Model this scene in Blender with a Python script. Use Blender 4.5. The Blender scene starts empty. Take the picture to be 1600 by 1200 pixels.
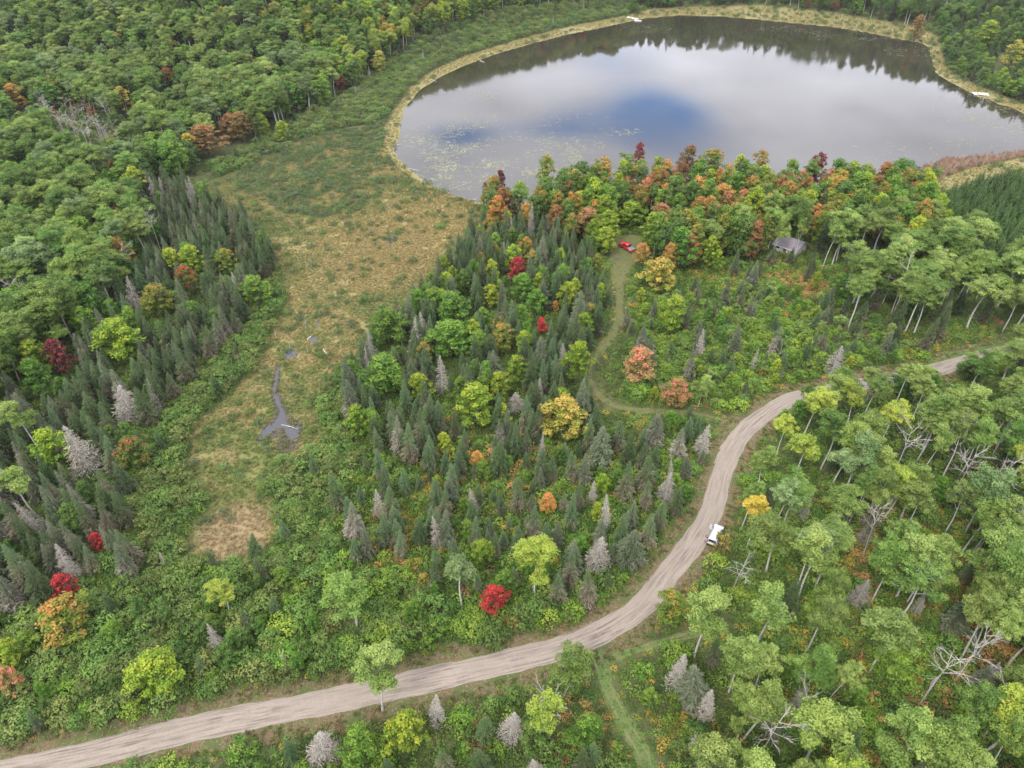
import bpy, bmesh, math, random
import numpy as np
from mathutils import Vector, Matrix

random.seed(7)
rng = np.random.default_rng(7)
SC = bpy.context.scene
COL = SC.collection
PI = math.pi
R = math.radians

# ------------------------------------------------------------------ camera, light, exposure
H_CAM, PITCH, FPX = 100.0, R(38.4), 1110.0
cam_d = bpy.data.cameras.new('camera')
cam_d.sensor_width = 36.0
cam_d.lens = 36.0 * FPX / 1600.0
cam_d.clip_start, cam_d.clip_end = 1.0, 20000.0
cam = bpy.data.objects.new('camera', cam_d)
COL.objects.link(cam)
cam.location = (0, 0, H_CAM)
cam.rotation_euler = (PI / 2 - PITCH, 0, 0)
SC.camera = cam

SUN_EL, SUN_AZ = R(50), R(215)          # azimuth clockwise from +Y
sd = bpy.data.lights.new('sun', 'SUN')
sd.energy, sd.angle, sd.color = 2.0, R(12), (1.0, 0.955, 0.88)
sun = bpy.data.objects.new('sun', sd)
COL.objects.link(sun)
sdir = Vector((math.sin(SUN_AZ) * math.cos(SUN_EL), math.cos(SUN_AZ) * math.cos(SUN_EL), math.sin(SUN_EL)))
sun.rotation_euler = sdir.to_track_quat('Z', 'Y').to_euler()
sun.location = (0, -40, 160)

SC.view_settings.view_transform = 'Standard'
SC.view_settings.look = 'None'
SC.view_settings.gamma = 1.0
SC.view_settings.exposure = 0.75
SC.view_settings.use_curve_mapping = False
SC.cycles.max_bounces = 5
SC.cycles.diffuse_bounces = 3
SC.cycles.glossy_bounces = 3
SC.cycles.transparent_max_bounces = 4


def px2ground(u, v, z=0.0):
    dx, dy = (u - 800) / FPX, (v - 600) / FPX
    c, s = math.cos(PITCH), math.sin(PITCH)
    t = (H_CAM - z) / (s + dy * c)
    return (dx * t, (c - dy * s) * t)


def project(x, y, z):
    c, s = math.cos(PITCH), math.sin(PITCH)
    yc = y * c - (z - H_CAM) * s            # depth along the axis
    dn = -y * s - (z - H_CAM) * c
    return 800 + FPX * x / yc, 600 + FPX * dn / yc, yc


def poly(pts, z=0.0):
    return np.array([px2ground(u, v, z) for u, v in pts])


# ------------------------------------------------------------------ node helpers
class NT:
    def __init__(s, tree):
        s.t = tree

    def n(s, kind, **kw):
        nd = s.t.nodes.new(kind)
        for k, v in kw.items():
            if k.startswith('_'):
                setattr(nd, k[1:], v)
            else:
                nd.inputs[k.replace('__', ' ')].default_value = v
        return nd

    def l(s, a, b):
        s.t.links.new(a, b)

    def math(s, op, a, b=None, c=None, clamp=False):
        nd = s.t.nodes.new('ShaderNodeMath')
        nd.operation = op
        nd.use_clamp = clamp
        for i, x in enumerate((a, b, c)):
            if x is None:
                continue
            if isinstance(x, (int, float)):
                nd.inputs[i].default_value = x
            else:
                s.l(x, nd.inputs[i])
        return nd.outputs[0]

    def noise(s, vec, scale, detail=3, rough=0.55, dist=0.0):
        nd = s.t.nodes.new('ShaderNodeTexNoise')
        nd.inputs['Scale'].default_value = scale
        nd.inputs['Detail'].default_value = detail
        nd.inputs['Roughness'].default_value = rough
        nd.inputs['Distortion'].default_value = dist
        if vec is not None:
            s.l(vec, nd.inputs['Vector'])
        return nd.outputs['Fac']

    def ramp(s, fac, stops, interp='LINEAR'):
        nd = s.t.nodes.new('ShaderNodeValToRGB')
        e = nd.color_ramp.elements
        while len(e) < len(stops):
            e.new(0.5)
        for i, (p, col) in enumerate(stops):
            e[i].position = p
            e[i].color = tuple(col) + (1,) if len(col) == 3 else col
        nd.color_ramp.interpolation = interp
        s.l(fac, nd.inputs['Fac'])
        return nd.outputs['Color']

    def mix(s, fac, a, b, mode='MIX'):
        nd = s.t.nodes.new('ShaderNodeMix')
        nd.data_type = 'RGBA'
        nd.blend_type = mode
        if isinstance(fac, (int, float)):
            nd.inputs[0].default_value = fac
        else:
            s.l(fac, nd.inputs[0])
        for i, x in ((6, a), (7, b)):
            if isinstance(x, tuple):
                nd.inputs[i].default_value = tuple(x) + (1,) if len(x) == 3 else x
            else:
                s.l(x, nd.inputs[i])
        return nd.outputs[2]

    def smooth(s, x, lo, hi):
        nd = s.t.nodes.new('ShaderNodeMapRange')
        nd.interpolation_type = 'SMOOTHSTEP'
        nd.inputs[1].default_value = lo
        nd.inputs[2].default_value = hi
        s.l(x, nd.inputs[0])
        return nd.outputs[0]


def new_mat(name):
    m = bpy.data.materials.new(name)
    m.use_nodes = True
    nt = NT(m.node_tree)
    b = m.node_tree.nodes['Principled BSDF']
    b.inputs['Specular IOR Level'].default_value = 0.25
    return m, nt, b


def simple(name, col, rough=0.7, metal=0.0, var=0.12, scale=3.0, spec=0.3):
    m, nt, b = new_mat(name)
    tc = nt.n('ShaderNodeTexCoord')
    f = nt.noise(tc.outputs['Object'], scale, 4)
    c = nt.ramp(f, [(0.3, tuple(x * (1 - var) for x in col)), (0.7, tuple(min(1, x * (1 + var)) for x in col))])
    nt.l(c, b.inputs['Base Color'])
    b.inputs['Roughness'].default_value = rough
    b.inputs['Metallic'].default_value = metal
    b.inputs['Specular IOR Level'].default_value = spec
    return m


# ------------------------------------------------------------------ world: bright broken overcast
W = bpy.data.worlds.new('World')
SC.world = W
W.use_nodes = True
nt = NT(W.node_tree)
bg = W.node_tree.nodes['Background']
sky = nt.n('ShaderNodeTexSky', _sky_type='NISHITA', _sun_disc=False, _sun_elevation=SUN_EL, _sun_rotation=SUN_AZ)
tc = nt.n('ShaderNodeTexCoord')
sep = nt.n('ShaderNodeSeparateXYZ')
nt.l(tc.outputs['Generated'], sep.inputs[0])
zc = nt.math('MAXIMUM', sep.outputs[2], 0.06)
px_ = nt.math('DIVIDE', sep.outputs[0], zc)
py_ = nt.math('DIVIDE', sep.outputs[1], zc)
comb = nt.n('ShaderNodeCombineXYZ')
nt.l(px_, comb.inputs[0])
nt.l(py_, comb.inputs[1])
P = comb.outputs[0]                        # where the ray meets a flat cloud deck of unit height
n1 = nt.noise(P, 1.3, 6, 0.55, 0.3)
n2 = nt.noise(P, 0.42, 3, 0.5)
gap = None
for (u, v, u2, v0, v1, amp) in ((1045, 188, 1122, 140, 244, 1.0), (935, 188, 1030, 150, 222, 0.62), (715, 213, 765, 196, 232, 0.85), (960, 98, 1050, 74, 130, 0.50), (680, 250, 730, 236, 266, 0.40), (850, 200, 930, 185, 225, 0.35)):
    gx, gy = px2ground(u, v)
    rx = abs(px2ground(u2, v)[0] - gx) / H_CAM
    ry = abs(px2ground(u, v0)[1] - px2ground(u, v1)[1]) / 2 / H_CAM
    ax = nt.math('MULTIPLY', nt.math('SUBTRACT', px_, gx / H_CAM), 1 / rx)
    ay = nt.math('MULTIPLY', nt.math('SUBTRACT', py_, gy / H_CAM), 1 / ry)
    d2 = nt.math('ADD', nt.math('MULTIPLY', ax, ax), nt.math('MULTIPLY', ay, ay))
    g = nt.math('MULTIPLY', nt.math('EXPONENT', nt.math('MULTIPLY', d2, -0.75)), amp)
    gap = g if gap is None else nt.math('ADD', gap, g)
gapn = nt.math('ADD', gap, nt.math('MULTIPLY', nt.math('SUBTRACT', n1, 0.5), 1.3))
elsewhere = nt.smooth(n2, 0.60, 0.75)      # the same kind of breaks elsewhere in the deck
gapn = nt.math('MAXIMUM', nt.smooth(gapn, 0.12, 1.10), nt.math('MULTIPLY', elsewhere, 0.7))
skyc = nt.mix(1.0, sky.outputs[0], (1.7, 2.3, 3.1), 'MULTIPLY')
up = nt.math('ADD', nt.math('MULTIPLY', sep.outputs[2], 1.25), 0.72)
cl = nt.math('MULTIPLY', up, nt.math('ADD', nt.math('MULTIPLY', n1, 1.15), 0.40))
for (u, v, u2, v0, v1, amp) in ((1060, 108, 1170, 74, 150, .34), (880, 125, 960, 100, 160, .22), (1280, 120, 1400, 85, 165, .14)):
    gx, gy = px2ground(u, v)
    rx = abs(px2ground(u2, v)[0] - gx) / H_CAM
    ry = abs(px2ground(u, v0)[1] - px2ground(u, v1)[1]) / 2 / H_CAM
    ax = nt.math('MULTIPLY', nt.math('SUBTRACT', px_, gx / H_CAM), 1 / rx)
    ay = nt.math('MULTIPLY', nt.math('SUBTRACT', py_, gy / H_CAM), 1 / ry)
    d2 = nt.math('ADD', nt.math('MULTIPLY', ax, ax), nt.math('MULTIPLY', ay, ay))
    cl = nt.math('MULTIPLY', cl, nt.math('ADD', nt.math('MULTIPLY', nt.math('EXPONENT', nt.math('MULTIPLY', d2, -0.8)), amp), 1.0))
ccol = nt.mix(n1, (13.0, 13.3, 15.4), (14.4, 14.4, 15.6))
cv = nt.n('ShaderNodeVectorMath', _operation='SCALE')
nt.l(ccol, cv.inputs[0])
nt.l(cl, cv.inputs['Scale'])
allsky = nt.mix(gapn, cv.outputs[0], skyc)
nt.l(allsky, bg.inputs['Color'])
bg.inputs['Strength'].default_value = 0.085

# ------------------------------------------------------------------ outlines, traced on the photograph and laid on the ground
LAKE = [(737, 313), (700, 303), (665, 285), (640, 265), (622, 248), (613, 235), (622, 215), (625, 195), (630, 170), (655, 140), (690, 118), (730, 100),
        (780, 82), (830, 68), (880, 55), (930, 45), (980, 34), (1010, 28), (1060, 24), (1120, 25), (1180, 30), (1240, 36), (1300, 42), (1350, 50),
        (1400, 60), (1440, 68), (1452, 75), (1458, 98), (1465, 118), (1485, 130), (1510, 142), (1540, 155), (1570, 165), (1600, 178), (1650, 196),
        (1700, 215), (1700, 232), (1650, 240), (1600, 244), (1560, 250), (1520, 258), (1480, 270), (1450, 290), (1400, 296), (1340, 300), (1250, 302),
        (1150, 300), (1050, 292), (980, 292), (900, 302), (850, 314), (780, 324)]
SEDGE_OUT = [(600, 235), (598, 205), (612, 175), (636, 140), (676, 110), (722, 89), (778, 71), (830, 56), (880, 44), (930, 34), (980, 24), (1010, 17), (1060, 14),
             (1120, 14), (1180, 17), (1240, 22), (1300, 26), (1350, 33), (1400, 42), (1440, 50), (1467, 62), (1474, 92), (1482, 110), (1503, 123),
             (1530, 136), (1560, 148), (1600, 163), (1660, 182), (1760, 210), (1760, 238), (1650, 262), (1600, 262), (1560, 274), (1500, 292), (1455, 306),
             (1400, 300), (1340, 304), (1250, 306), (1150, 304), (1050, 297), (980, 297), (900, 307), (850, 319), (780, 330), (745, 320), (737, 330), (690, 310), (655, 295), (625, 265)]
MEADOW = [(737, 313), (760, 345), (740, 375), (720, 400), (690, 435), (650, 470), (600, 502), (570, 540), (542, 568), (512, 598), (502, 640), (508, 680), (498, 704), (466, 720), (432, 738), (416, 768), (434, 796),
          (436, 836), (412, 862), (350, 880), (302, 876), (292, 846), (302, 812), (330, 788), (306, 764), (290, 730), (292, 690), (310, 655), (340, 630), (372, 600), (402, 570),
          (418, 540), (432, 500), (440, 470), (446, 440), (430, 400), (388, 350), (345, 330), (300, 300), (345, 278), (420, 245), (480, 215), (540, 200), (600, 195), (600, 235), (625, 265), (690, 305)]
CREEK = [(433, 576), (430, 592), (425, 612), (430, 628), (438, 642), (435, 652), (424, 662), (410, 670), (403, 686), (408, 687), (422, 677), (434, 669), (443, 670), (449, 680), (456, 688), (464, 683), (469, 668), (467, 664),
         (460, 668), (449, 662), (446, 650), (441, 636), (435, 622), (430, 610), (434, 592), (436, 577)]
POOLS = [[(487, 527), (494, 525), (498, 534), (490, 537), (482, 534)], [(446, 552), (456, 547), (466, 549), (464, 557), (450, 561), (441, 560)], [(494, 502), (499, 500), (500, 510), (495, 512)],
         [(607, 375), (613, 365), (617, 368), (613, 380), (608, 386)]]
MUD = [(399, 690), (416, 662), (430, 645), (422, 612), (431, 568), (438, 570), (438, 610), (448, 640), (458, 653), (474, 663), (470, 688), (460, 704), (444, 709), (430, 702), (436, 684), (412, 690)]
ROAD = [(-260, 1262), (-80, 1222), (20, 1205), (135, 1180), (324, 1133), (440, 1110), (540, 1091), (640, 1068), (780, 1037), (880, 1012), (945, 984), (1003, 946), (1050, 890), (1088, 840), (1112, 797), (1128, 742),
        (1142, 704), (1166, 670), (1198, 646), (1235, 625), (1290, 611), (1350, 600), (1420, 589), (1485, 571), (1550, 554), (1640, 536), (1760, 522)]
TRACK1 = [(985, 385), (972, 405), (967, 440), (968, 490), (958, 520), (935, 548), (922, 580), (930, 612), (955, 632), (1000, 641), (1080, 645), (1125, 655), (1160, 672)]
TRACK1A, TRACK1B, TRACK1C, TRACK1D = TRACK1[:6], TRACK1[5:8], TRACK1[7:11], TRACK1[10:]
TRACK2 = [(925, 1010), (938, 1040), (952, 1080), (980, 1135), (1005, 1180), (1030, 1250)]
TRACK3 = [(940, 1040), (975, 1022), (1030, 1005), (1085, 990), (1130, 968)]
TRACK4 = [(1440, 573), (1490, 556), (1545, 541), (1620, 525)]
CLEAR = [(948, 372), (962, 366), (1000, 368), (1008, 385), (1003, 400), (985, 420), (978, 440), (956, 440), (952, 405)]
gLAKE, gSEDGE, gMEADOW, gCREEK, gMUD, gCLEAR = (poly(p) for p in (LAKE, SEDGE_OUT, MEADOW, CREEK, MUD, CLEAR))


def pip(x, y, pl):
    x, y = np.asarray(x, float), np.asarray(y, float)
    ins = np.zeros(x.shape, bool)
    n = len(pl)
    for i in range(n):
        x0, y0 = pl[i]
        x1, y1 = pl[(i + 1) % n]
        c = ((y0 > y) != (y1 > y))
        with np.errstate(divide='ignore', invalid='ignore'):
            xi = (x1 - x0) * (y - y0) / (y1 - y0 + 1e-12) + x0
        ins ^= c & (x < xi)
    return ins


def segdist(x, y, pl, closed=True):
    d = np.full(np.shape(x), 1e9)
    n = len(pl)
    for i in range(n if closed else n - 1):
        a, b = pl[i], pl[(i + 1) % n]
        ab = b - a
        t = np.clip(((x - a[0]) * ab[0] + (y - a[1]) * ab[1]) / (ab @ ab + 1e-9), 0, 1)
        d = np.minimum(d, np.hypot(x - a[0] - t * ab[0], y - a[1] - t * ab[1]))
    return d


def smoothpath(pts, step=1.2):
    g = np.array([px2ground(u, v) for u, v in pts])
    out = []
    for i in range(len(g) - 1):
        p0, p1, p2, p3 = g[max(i - 1, 0)], g[i], g[i + 1], g[min(i + 2, len(g) - 1)]
        k = max(2, int(np.linalg.norm(p2 - p1) / step))
        for j in range(k):
            t = j / k
            out.append(0.5 * ((2 * p1) + (-p0 + p2) * t + (2 * p0 - 5 * p1 + 4 * p2 - p3) * t * t + (-p0 + 3 * p1 - 3 * p2 + p3) * t ** 3))
    out.append(g[-1])
    return np.array(out)


pROAD, pT1, pT2, pT3, pT4 = (smoothpath(p) for p in (ROAD, TRACK1, TRACK2, TRACK3, TRACK4))
sst = lambda x, a, b: (lambda t: t * t * (3 - 2 * t))(np.clip((x - a) / (b - a), 0, 1))


def hgt(x, y):
    x, y = np.asarray(x, float), np.asarray(y, float)
    dl = np.zeros(x.shape)
    far = (y > 270) & (y < 900) & (np.abs(x) < 700)
    if far.any():
        xf, yf = (x[far], y[far]) if x.ndim else (x, y)
        q = np.where(pip(xf, yf, gLAKE), 0, segdist(xf, yf, gLAKE))
        if x.ndim:
            dl[far] = q
        else:
            dl = q
    dl = np.where(y >= 900, 200., dl)
    bank = 36 * sst(dl, 10, 110) * np.maximum(sst(y, 340, 430), sst(x, 215, 270) * sst(y, 285, 330))
    z = 16 * sst(y, 230, 620) * sst(-x, 110, 330)
    z = np.maximum(z, bank) + 10 * sst(y, 640, 860)
    und = 1.4 * (np.sin(x * .043 + 1.3) * np.cos(y * .037) + .5 * np.sin(x * .09 + y * .07))
    return z + und * np.clip(z / 4, 0, 1)


# ------------------------------------------------------------------ ground sheet
def mesh_np(name, V, Q, mats=(), midx=None, attrs=None, smooth=False, uv=None):
    V, Q = np.asarray(V, np.float32), np.asarray(Q, np.int32)
    me = bpy.data.meshes.new(name)
    me.vertices.add(len(V))
    me.vertices.foreach_set('co', V.ravel())
    k = Q.shape[1]
    me.loops.add(Q.size)
    me.loops.foreach_set('vertex_index', Q.ravel())
    me.polygons.add(len(Q))
    me.polygons.foreach_set('loop_start', np.arange(0, Q.size, k, dtype=np.int32))
    me.polygons.foreach_set('loop_total', np.full(len(Q), k, np.int32))
    if midx is not None:
        me.polygons.foreach_set('material_index', np.asarray(midx, np.int32))
    me.polygons.foreach_set('use_smooth', np.full(len(Q), smooth, bool))
    for m in mats:
        me.materials.append(m)
    for an, av in (attrs or {}).items():
        at = me.attributes.new(an, 'FLOAT', 'POINT')
        at.data.foreach_set('value', np.asarray(av, np.float32))
    if uv is not None:
        l = me.uv_layers.new(name='UVMap')
        l.data.foreach_set('uv', np.asarray(uv, np.float32)[Q.ravel()].ravel())
    me.update()
    me.validate(verbose=False)
    return me


def tag(o, label=None, cat=None, group=None, kind=None):
    for k, v in (('label', label), ('category', cat), ('group', group), ('kind', kind)):
        if v:
            o[k] = v
    return o


def link(name, me, parent=None, **kw):
    o = bpy.data.objects.new(name, me)
    COL.objects.link(o)
    if parent is not None:
        o.parent = parent
    return tag(o, **kw)


xs = np.concatenate([-np.geomspace(6000, 560, 14)[:-1], np.arange(-560, -120, 4.0), np.arange(-120, 180, 2.0), np.arange(180, 640, 4.0), np.geomspace(640, 6000, 14)])
ys = np.concatenate([-np.geomspace(3000, 80, 10)[:-1], np.arange(-80, 20, 4.0), np.arange(20, 330, 2.0), np.arange(330, 900, 4.0), np.geomspace(900, 9000, 16)])
gx, gy = np.meshgrid(xs, ys)
gx, gy = gx.ravel(), gy.ravel()
nx, ny = len(xs), len(ys)
gz = hgt(gx, gy)
near_l = (gx > -120) & (gx < 520) & (gy > 180) & (gy < 700)
sdl = np.full(gx.shape, 50.0)
dd = segdist(gx[near_l], gy[near_l], gLAKE)
sdl[near_l] = np.where(pip(gx[near_l], gy[near_l], gLAKE), -dd, dd)
gz = gz + np.where(sdl < 0, np.maximum(sdl * 0.16, -2.0), np.minimum(sdl * 0.02, 0.0))
gz = gz - 0.012
ii = (np.arange(ny - 1)[:, None] * nx + np.arange(nx - 1)[None, :]).ravel()
Q = np.stack([ii, ii + 1, ii + nx + 1, ii + nx], 1)
inm, ins_ = pip(gx, gy, gMEADOW), pip(gx, gy, gSEDGE)
dm = segdist(gx, gy, gMEADOW)
mea = np.clip(0.5 + np.where(inm, dm, -dm) / 5.0, 0, 1)
ds = segdist(gx, gy, gSEDGE)
sed = np.clip(0.5 + np.where(ins_, ds, -ds) / 5.0, 0, 1)
mud = np.clip(0.5 - sdl / 5.0, 0, 1)


def meadow_colour(nt, pos):
    a = nt.noise(pos, 0.045, 4, 0.6, 0.4)
    b = nt.noise(pos, 0.16, 4, 0.6, 0.6)
    c = nt.noise(pos, 0.9, 3, 0.6)
    col = nt.ramp(a, [(0.34, (.088, .106, .030)), (0.44, (.132, .126, .042)), (0.54, (.185, .152, .056)), (0.62, (.150, .118, .042)), (0.72, (.205, .165, .068))])
    col = nt.mix(nt.math('MULTIPLY', nt.smooth(b, 0.46, 0.62), 0.7), col, (.105, .115, .038))
    col = nt.mix(nt.math('MULTIPLY', nt.smooth(b, 0.44, 0.32), 0.6), col, (.215, .175, .085))
    sy = nt.n('ShaderNodeSeparateXYZ')
    nt.l(pos, sy.inputs[0])
    low = nt.smooth(sy.outputs[1], 165.0, 120.0)         # the near, wetter end is greener
    col = nt.mix(nt.math('MULTIPLY', low, nt.smooth(b, 0.42, 0.58)), col, (.090, .106, .028))
    for (u, v, rad_, dead) in ((365, 832, 8.5, (.215, .150, .082)), (655, 355, 24, (.20, .155, .058)), (590, 400, 26, (.19, .145, .058))):
        qx, qy = px2ground(u, v)                      # drifts of dead, flattened sedge
        dx_ = nt.math('MULTIPLY', nt.math('SUBTRACT', sy.outputs[0], qx), 1 / rad_)
        dy_ = nt.math('MULTIPLY', nt.math('SUBTRACT', sy.outputs[1], qy), 1 / rad_)
        e_ = nt.math('EXPONENT', nt.math('MULTIPLY', nt.math('ADD', nt.math('MULTIPLY', dx_, dx_), nt.math('MULTIPLY', dy_, dy_)), -1.2))
        col = nt.mix(nt.math('MULTIPLY', nt.smooth(nt.math('ADD', e_, nt.math('MULTIPLY', nt.math('SUBTRACT', b, .5), .8)), .3, .75), .75), col, dead)
    return nt.mix(nt.math('MULTIPLY', nt.smooth(c, 0.5, 0.7), 0.22), col, (.10, .10, .04))


m_ground, nt, b = new_mat('forest_floor')
geo = nt.n('ShaderNodeNewGeometry')
pos = geo.outputs['Position']
f1, f2 = nt.noise(pos, 0.12, 4, 0.6), nt.noise(pos, 1.1, 5, 0.65)
c = nt.ramp(f1, [(0.35, (.030, .042, .013)), (0.5, (.052, .056, .02)), (0.62, (.075, .055, .028))])
c = nt.mix(nt.smooth(f2, 0.42, 0.62), c, (.05, .072, .018))
aM, aS, aU = (nt.n('ShaderNodeAttribute', _attribute_name=k) for k in ('meadow', 'sedge', 'mud'))
edge = nt.math('MULTIPLY', nt.math('SUBTRACT', f2, 0.5), 0.9)
c = nt.mix(nt.smooth(nt.math('ADD', aM.outputs['Fac'], edge), 0.3, 0.7), c, meadow_colour(nt, pos))
c = nt.mix(nt.smooth(nt.math('ADD', aS.outputs['Fac'], edge), 0.3, 0.7), c, nt.ramp(f2, [(0.3, (.12, .115, .04)), (0.7, (.20, .165, .07))]))
c = nt.mix(nt.smooth(aU.outputs['Fac'], 0.5, 0.8), c, (.03, .024, .014))
nt.l(c, b.inputs['Base Color'])
b.inputs['Roughness'].default_value = 0.95
bp = nt.n('ShaderNodeBump', Strength=0.6, Distance=0.4)
nt.l(f2, bp.inputs['Height'])
nt.l(bp.outputs[0], b.inputs['Normal'])
me = mesh_np('ground', np.stack([gx, gy, gz], 1), Q, [m_ground], attrs={'meadow': mea, 'sedge': sed, 'mud': mud}, smooth=True)
link('ground', me, kind='structure')


# ------------------------------------------------------------------ lake
def ngon(name, pts, z, mat):
    me = bpy.data.meshes.new(name)
    bm = bmesh.new()
    f = bm.faces.new([bm.verts.new((x, y, z)) for x, y in pts])
    f.normal_update()
    if f.normal.z < 0:
        f.normal_flip()
    bmesh.ops.triangulate(bm, faces=[f])
    bm.to_mesh(me)
    bm.free()
    me.materials.append(mat)
    return me


m_water, nt, b = new_mat('lake_water')
geo = nt.n('ShaderNodeNewGeometry')
f = nt.noise(geo.outputs['Position'], 0.03, 3)
c = nt.ramp(f, [(0.35, (.018, .016, .010)), (0.65, (.030, .026, .017))])
nt.l(c, b.inputs['Base Color'])
b.inputs['IOR'].default_value = 1.36
b.inputs['Specular IOR Level'].default_value = 0.62
rr = nt.math('ADD', nt.math('MULTIPLY', nt.smooth(nt.noise(geo.outputs['Position'], 0.018, 3), 0.45, 0.6), 0.035), 0.035)
nt.l(rr, b.inputs['Roughness'])
rip = nt.noise(geo.outputs['Position'], 1.4, 3, 0.6)
bp = nt.n('ShaderNodeBump', Strength=0.05, Distance=0.05)
nt.l(rip, bp.inputs['Height'])
nt.l(bp.outputs[0], b.inputs['Normal'])
cen = gLAKE.mean(0)
bm = bmesh.new()
outer = []
for i in range(len(gLAKE)):                       # a little wider than the shore: the bank cuts the true waterline
    a, p, q = gLAKE[i - 1], gLAKE[i], gLAKE[(i + 1) % len(gLAKE)]
    t = q - a
    nrm = np.array([t[1], -t[0]]) / (np.linalg.norm(t) + 1e-9)
    cand = p + nrm * 3
    if pip(np.array([cand[0]]), np.array([cand[1]]), gLAKE)[0]:
        cand = p - nrm * 3
    outer.append(cand)
bm.free()
lake = link('lake_water', ngon('lake_water', outer, -0.10, m_water), kind='structure')

m_mud = simple('wet_mud', (.040, .033, .022), 0.55, 0, .35, 0.8)
link('mud_bank', ngon('mud_bank', gMUD, 0.004, m_mud), kind='structure')
m_pool, nt, b = new_mat('pool_water')
b.inputs['Base Color'].default_value = (.035, .034, .036, 1)
b.inputs['Roughness'].default_value = 0.12
b.inputs['Specular IOR Level'].default_value = 0.42
link('creek_water', ngon('creek_water', gCREEK, 0.03, m_pool), kind='structure')
for p in POOLS:
    link('pool_water', ngon('pool_water', poly(p), 0.03, m_pool), kind='structure')


# ------------------------------------------------------------------ road, verges, tracks
def strip(path, offs, zs, wobble=0.0):
    t = np.gradient(path, axis=0)
    t /= np.linalg.norm(t, axis=1)[:, None] + 1e-9
    nrm = np.stack([-t[:, 1], t[:, 0]], 1)
    s = np.concatenate([[0], np.cumsum(np.linalg.norm(np.diff(path, axis=0), axis=1))])
    V, UV = [], []
    k = len(offs)
    for j, (o, z) in enumerate(zip(offs, zs)):
        w = wobble * np.sin(s * 0.35 + j * 9) * np.sin(s * 0.13 + 1 + j * 4) + wobble * 0.5 * np.sin(s * 1.3 + j * 5) if j in (0, k - 1) else 0
        p = path + nrm * (np.asarray(o) + w)[..., None] if np.ndim(o) or wobble else path + nrm * o
        V.append(np.concatenate([p, np.full((len(p), 1), z)], 1))
        UV.append(np.stack([np.full(len(p), j / (k - 1)), s], 1))
    V, UV = np.array(V), np.array(UV)
    n = len(path)
    i = np.arange(n - 1)
    Q = np.concatenate([np.stack([j * n + i, j * n + i + 1, (j + 1) * n + i + 1, (j + 1) * n + i], 1) for j in range(k - 1)])
    Q = Q[:, ::-1]
    return V.reshape(-1, 3), Q, UV.reshape(-1, 2)


def strip_obj(name, path, offs, zs, mat, wobble=0.0, kind='structure'):
    V, Q, UV = strip(path, offs, zs, wobble)
    return link(name, mesh_np(name, V, Q, [mat], uv=UV, smooth=True), kind=kind)


m_road, nt, b = new_mat('gravel')
uv = nt.n('ShaderNodeUVMap')
sp = nt.n('ShaderNodeSeparateXYZ')
nt.l(uv.outputs[0], sp.inputs[0])
geo = nt.n('ShaderNodeNewGeometry')
pos = geo.outputs['Position']
cb = nt.n('ShaderNodeCombineXYZ')
nt.l(nt.math('MULTIPLY', sp.outputs[0], 5.0), cb.inputs[0])
nt.l(nt.math('MULTIPLY', sp.outputs[1], 0.06), cb.inputs[1])
streak = nt.noise(cb.outputs[0], 2.6, 4, 0.6)
cb2 = nt.n('ShaderNodeCombineXYZ')
nt.l(nt.math('MULTIPLY', sp.outputs[0], 2.5), cb2.inputs[0])
nt.l(nt.math('MULTIPLY', sp.outputs[1], 1.2), cb2.inputs[1])
wash = nt.noise(cb2.outputs[0], 1.0, 4, 0.6)
fine = nt.noise(pos, 6.0, 4, 0.7)
c = nt.ramp(streak, [(0.36, (.085, .068, .052)), (0.46, (.155, .127, .099)), (0.56, (.220, .184, .145))])
c = nt.mix(nt.math('MULTIPLY', nt.smooth(nt.noise(pos, 0.06, 3), 0.4, 0.62), 0.65), c, (.205, .172, .137))
c = nt.mix(nt.math('MULTIPLY', nt.smooth(wash, 0.52, 0.68), 0.45), c, (.22, .175, .145))
c = nt.mix(nt.math('MULTIPLY', nt.smooth(fine, 0.46, 0.62), 0.6), c, (.15, .122, .10))
nt.l(c, b.inputs['Base Color'])
b.inputs['Roughness'].default_value = 0.95
bp = nt.n('ShaderNodeBump', Strength=0.5, Distance=0.08)
nt.l(nt.math('ADD', wash, fine), bp.inputs['Height'])
nt.l(bp.outputs[0], b.inputs['Normal'])

m_verge, nt, b = new_mat('verge_soil')
geo = nt.n('ShaderNodeNewGeometry')
pos = geo.outputs['Position']
f1, f2 = nt.noise(pos, 0.35, 5, 0.65), nt.noise(pos, 2.6, 5, 0.75)
c = nt.ramp(f1, [(0.38, (.055, .075, .018)), (0.48, (.095, .085, .034)), (0.58, (.13, .080, .050))])
c = nt.mix(nt.smooth(f2, 0.49, 0.58), c, (.060, .078, .020))
c = nt.mix(nt.math('MULTIPLY', nt.smooth(f2, 0.47, 0.40), 0.8), c, (.17, .120, .078))
bp = nt.n('ShaderNodeBump', Strength=0.8, Distance=0.3)
nt.l(f2, bp.inputs['Height'])
nt.l(bp.outputs[0], b.inputs['Normal'])
nt.l(c, b.inputs['Base Color'])
b.inputs['Roughness'].default_value = 0.95

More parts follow.
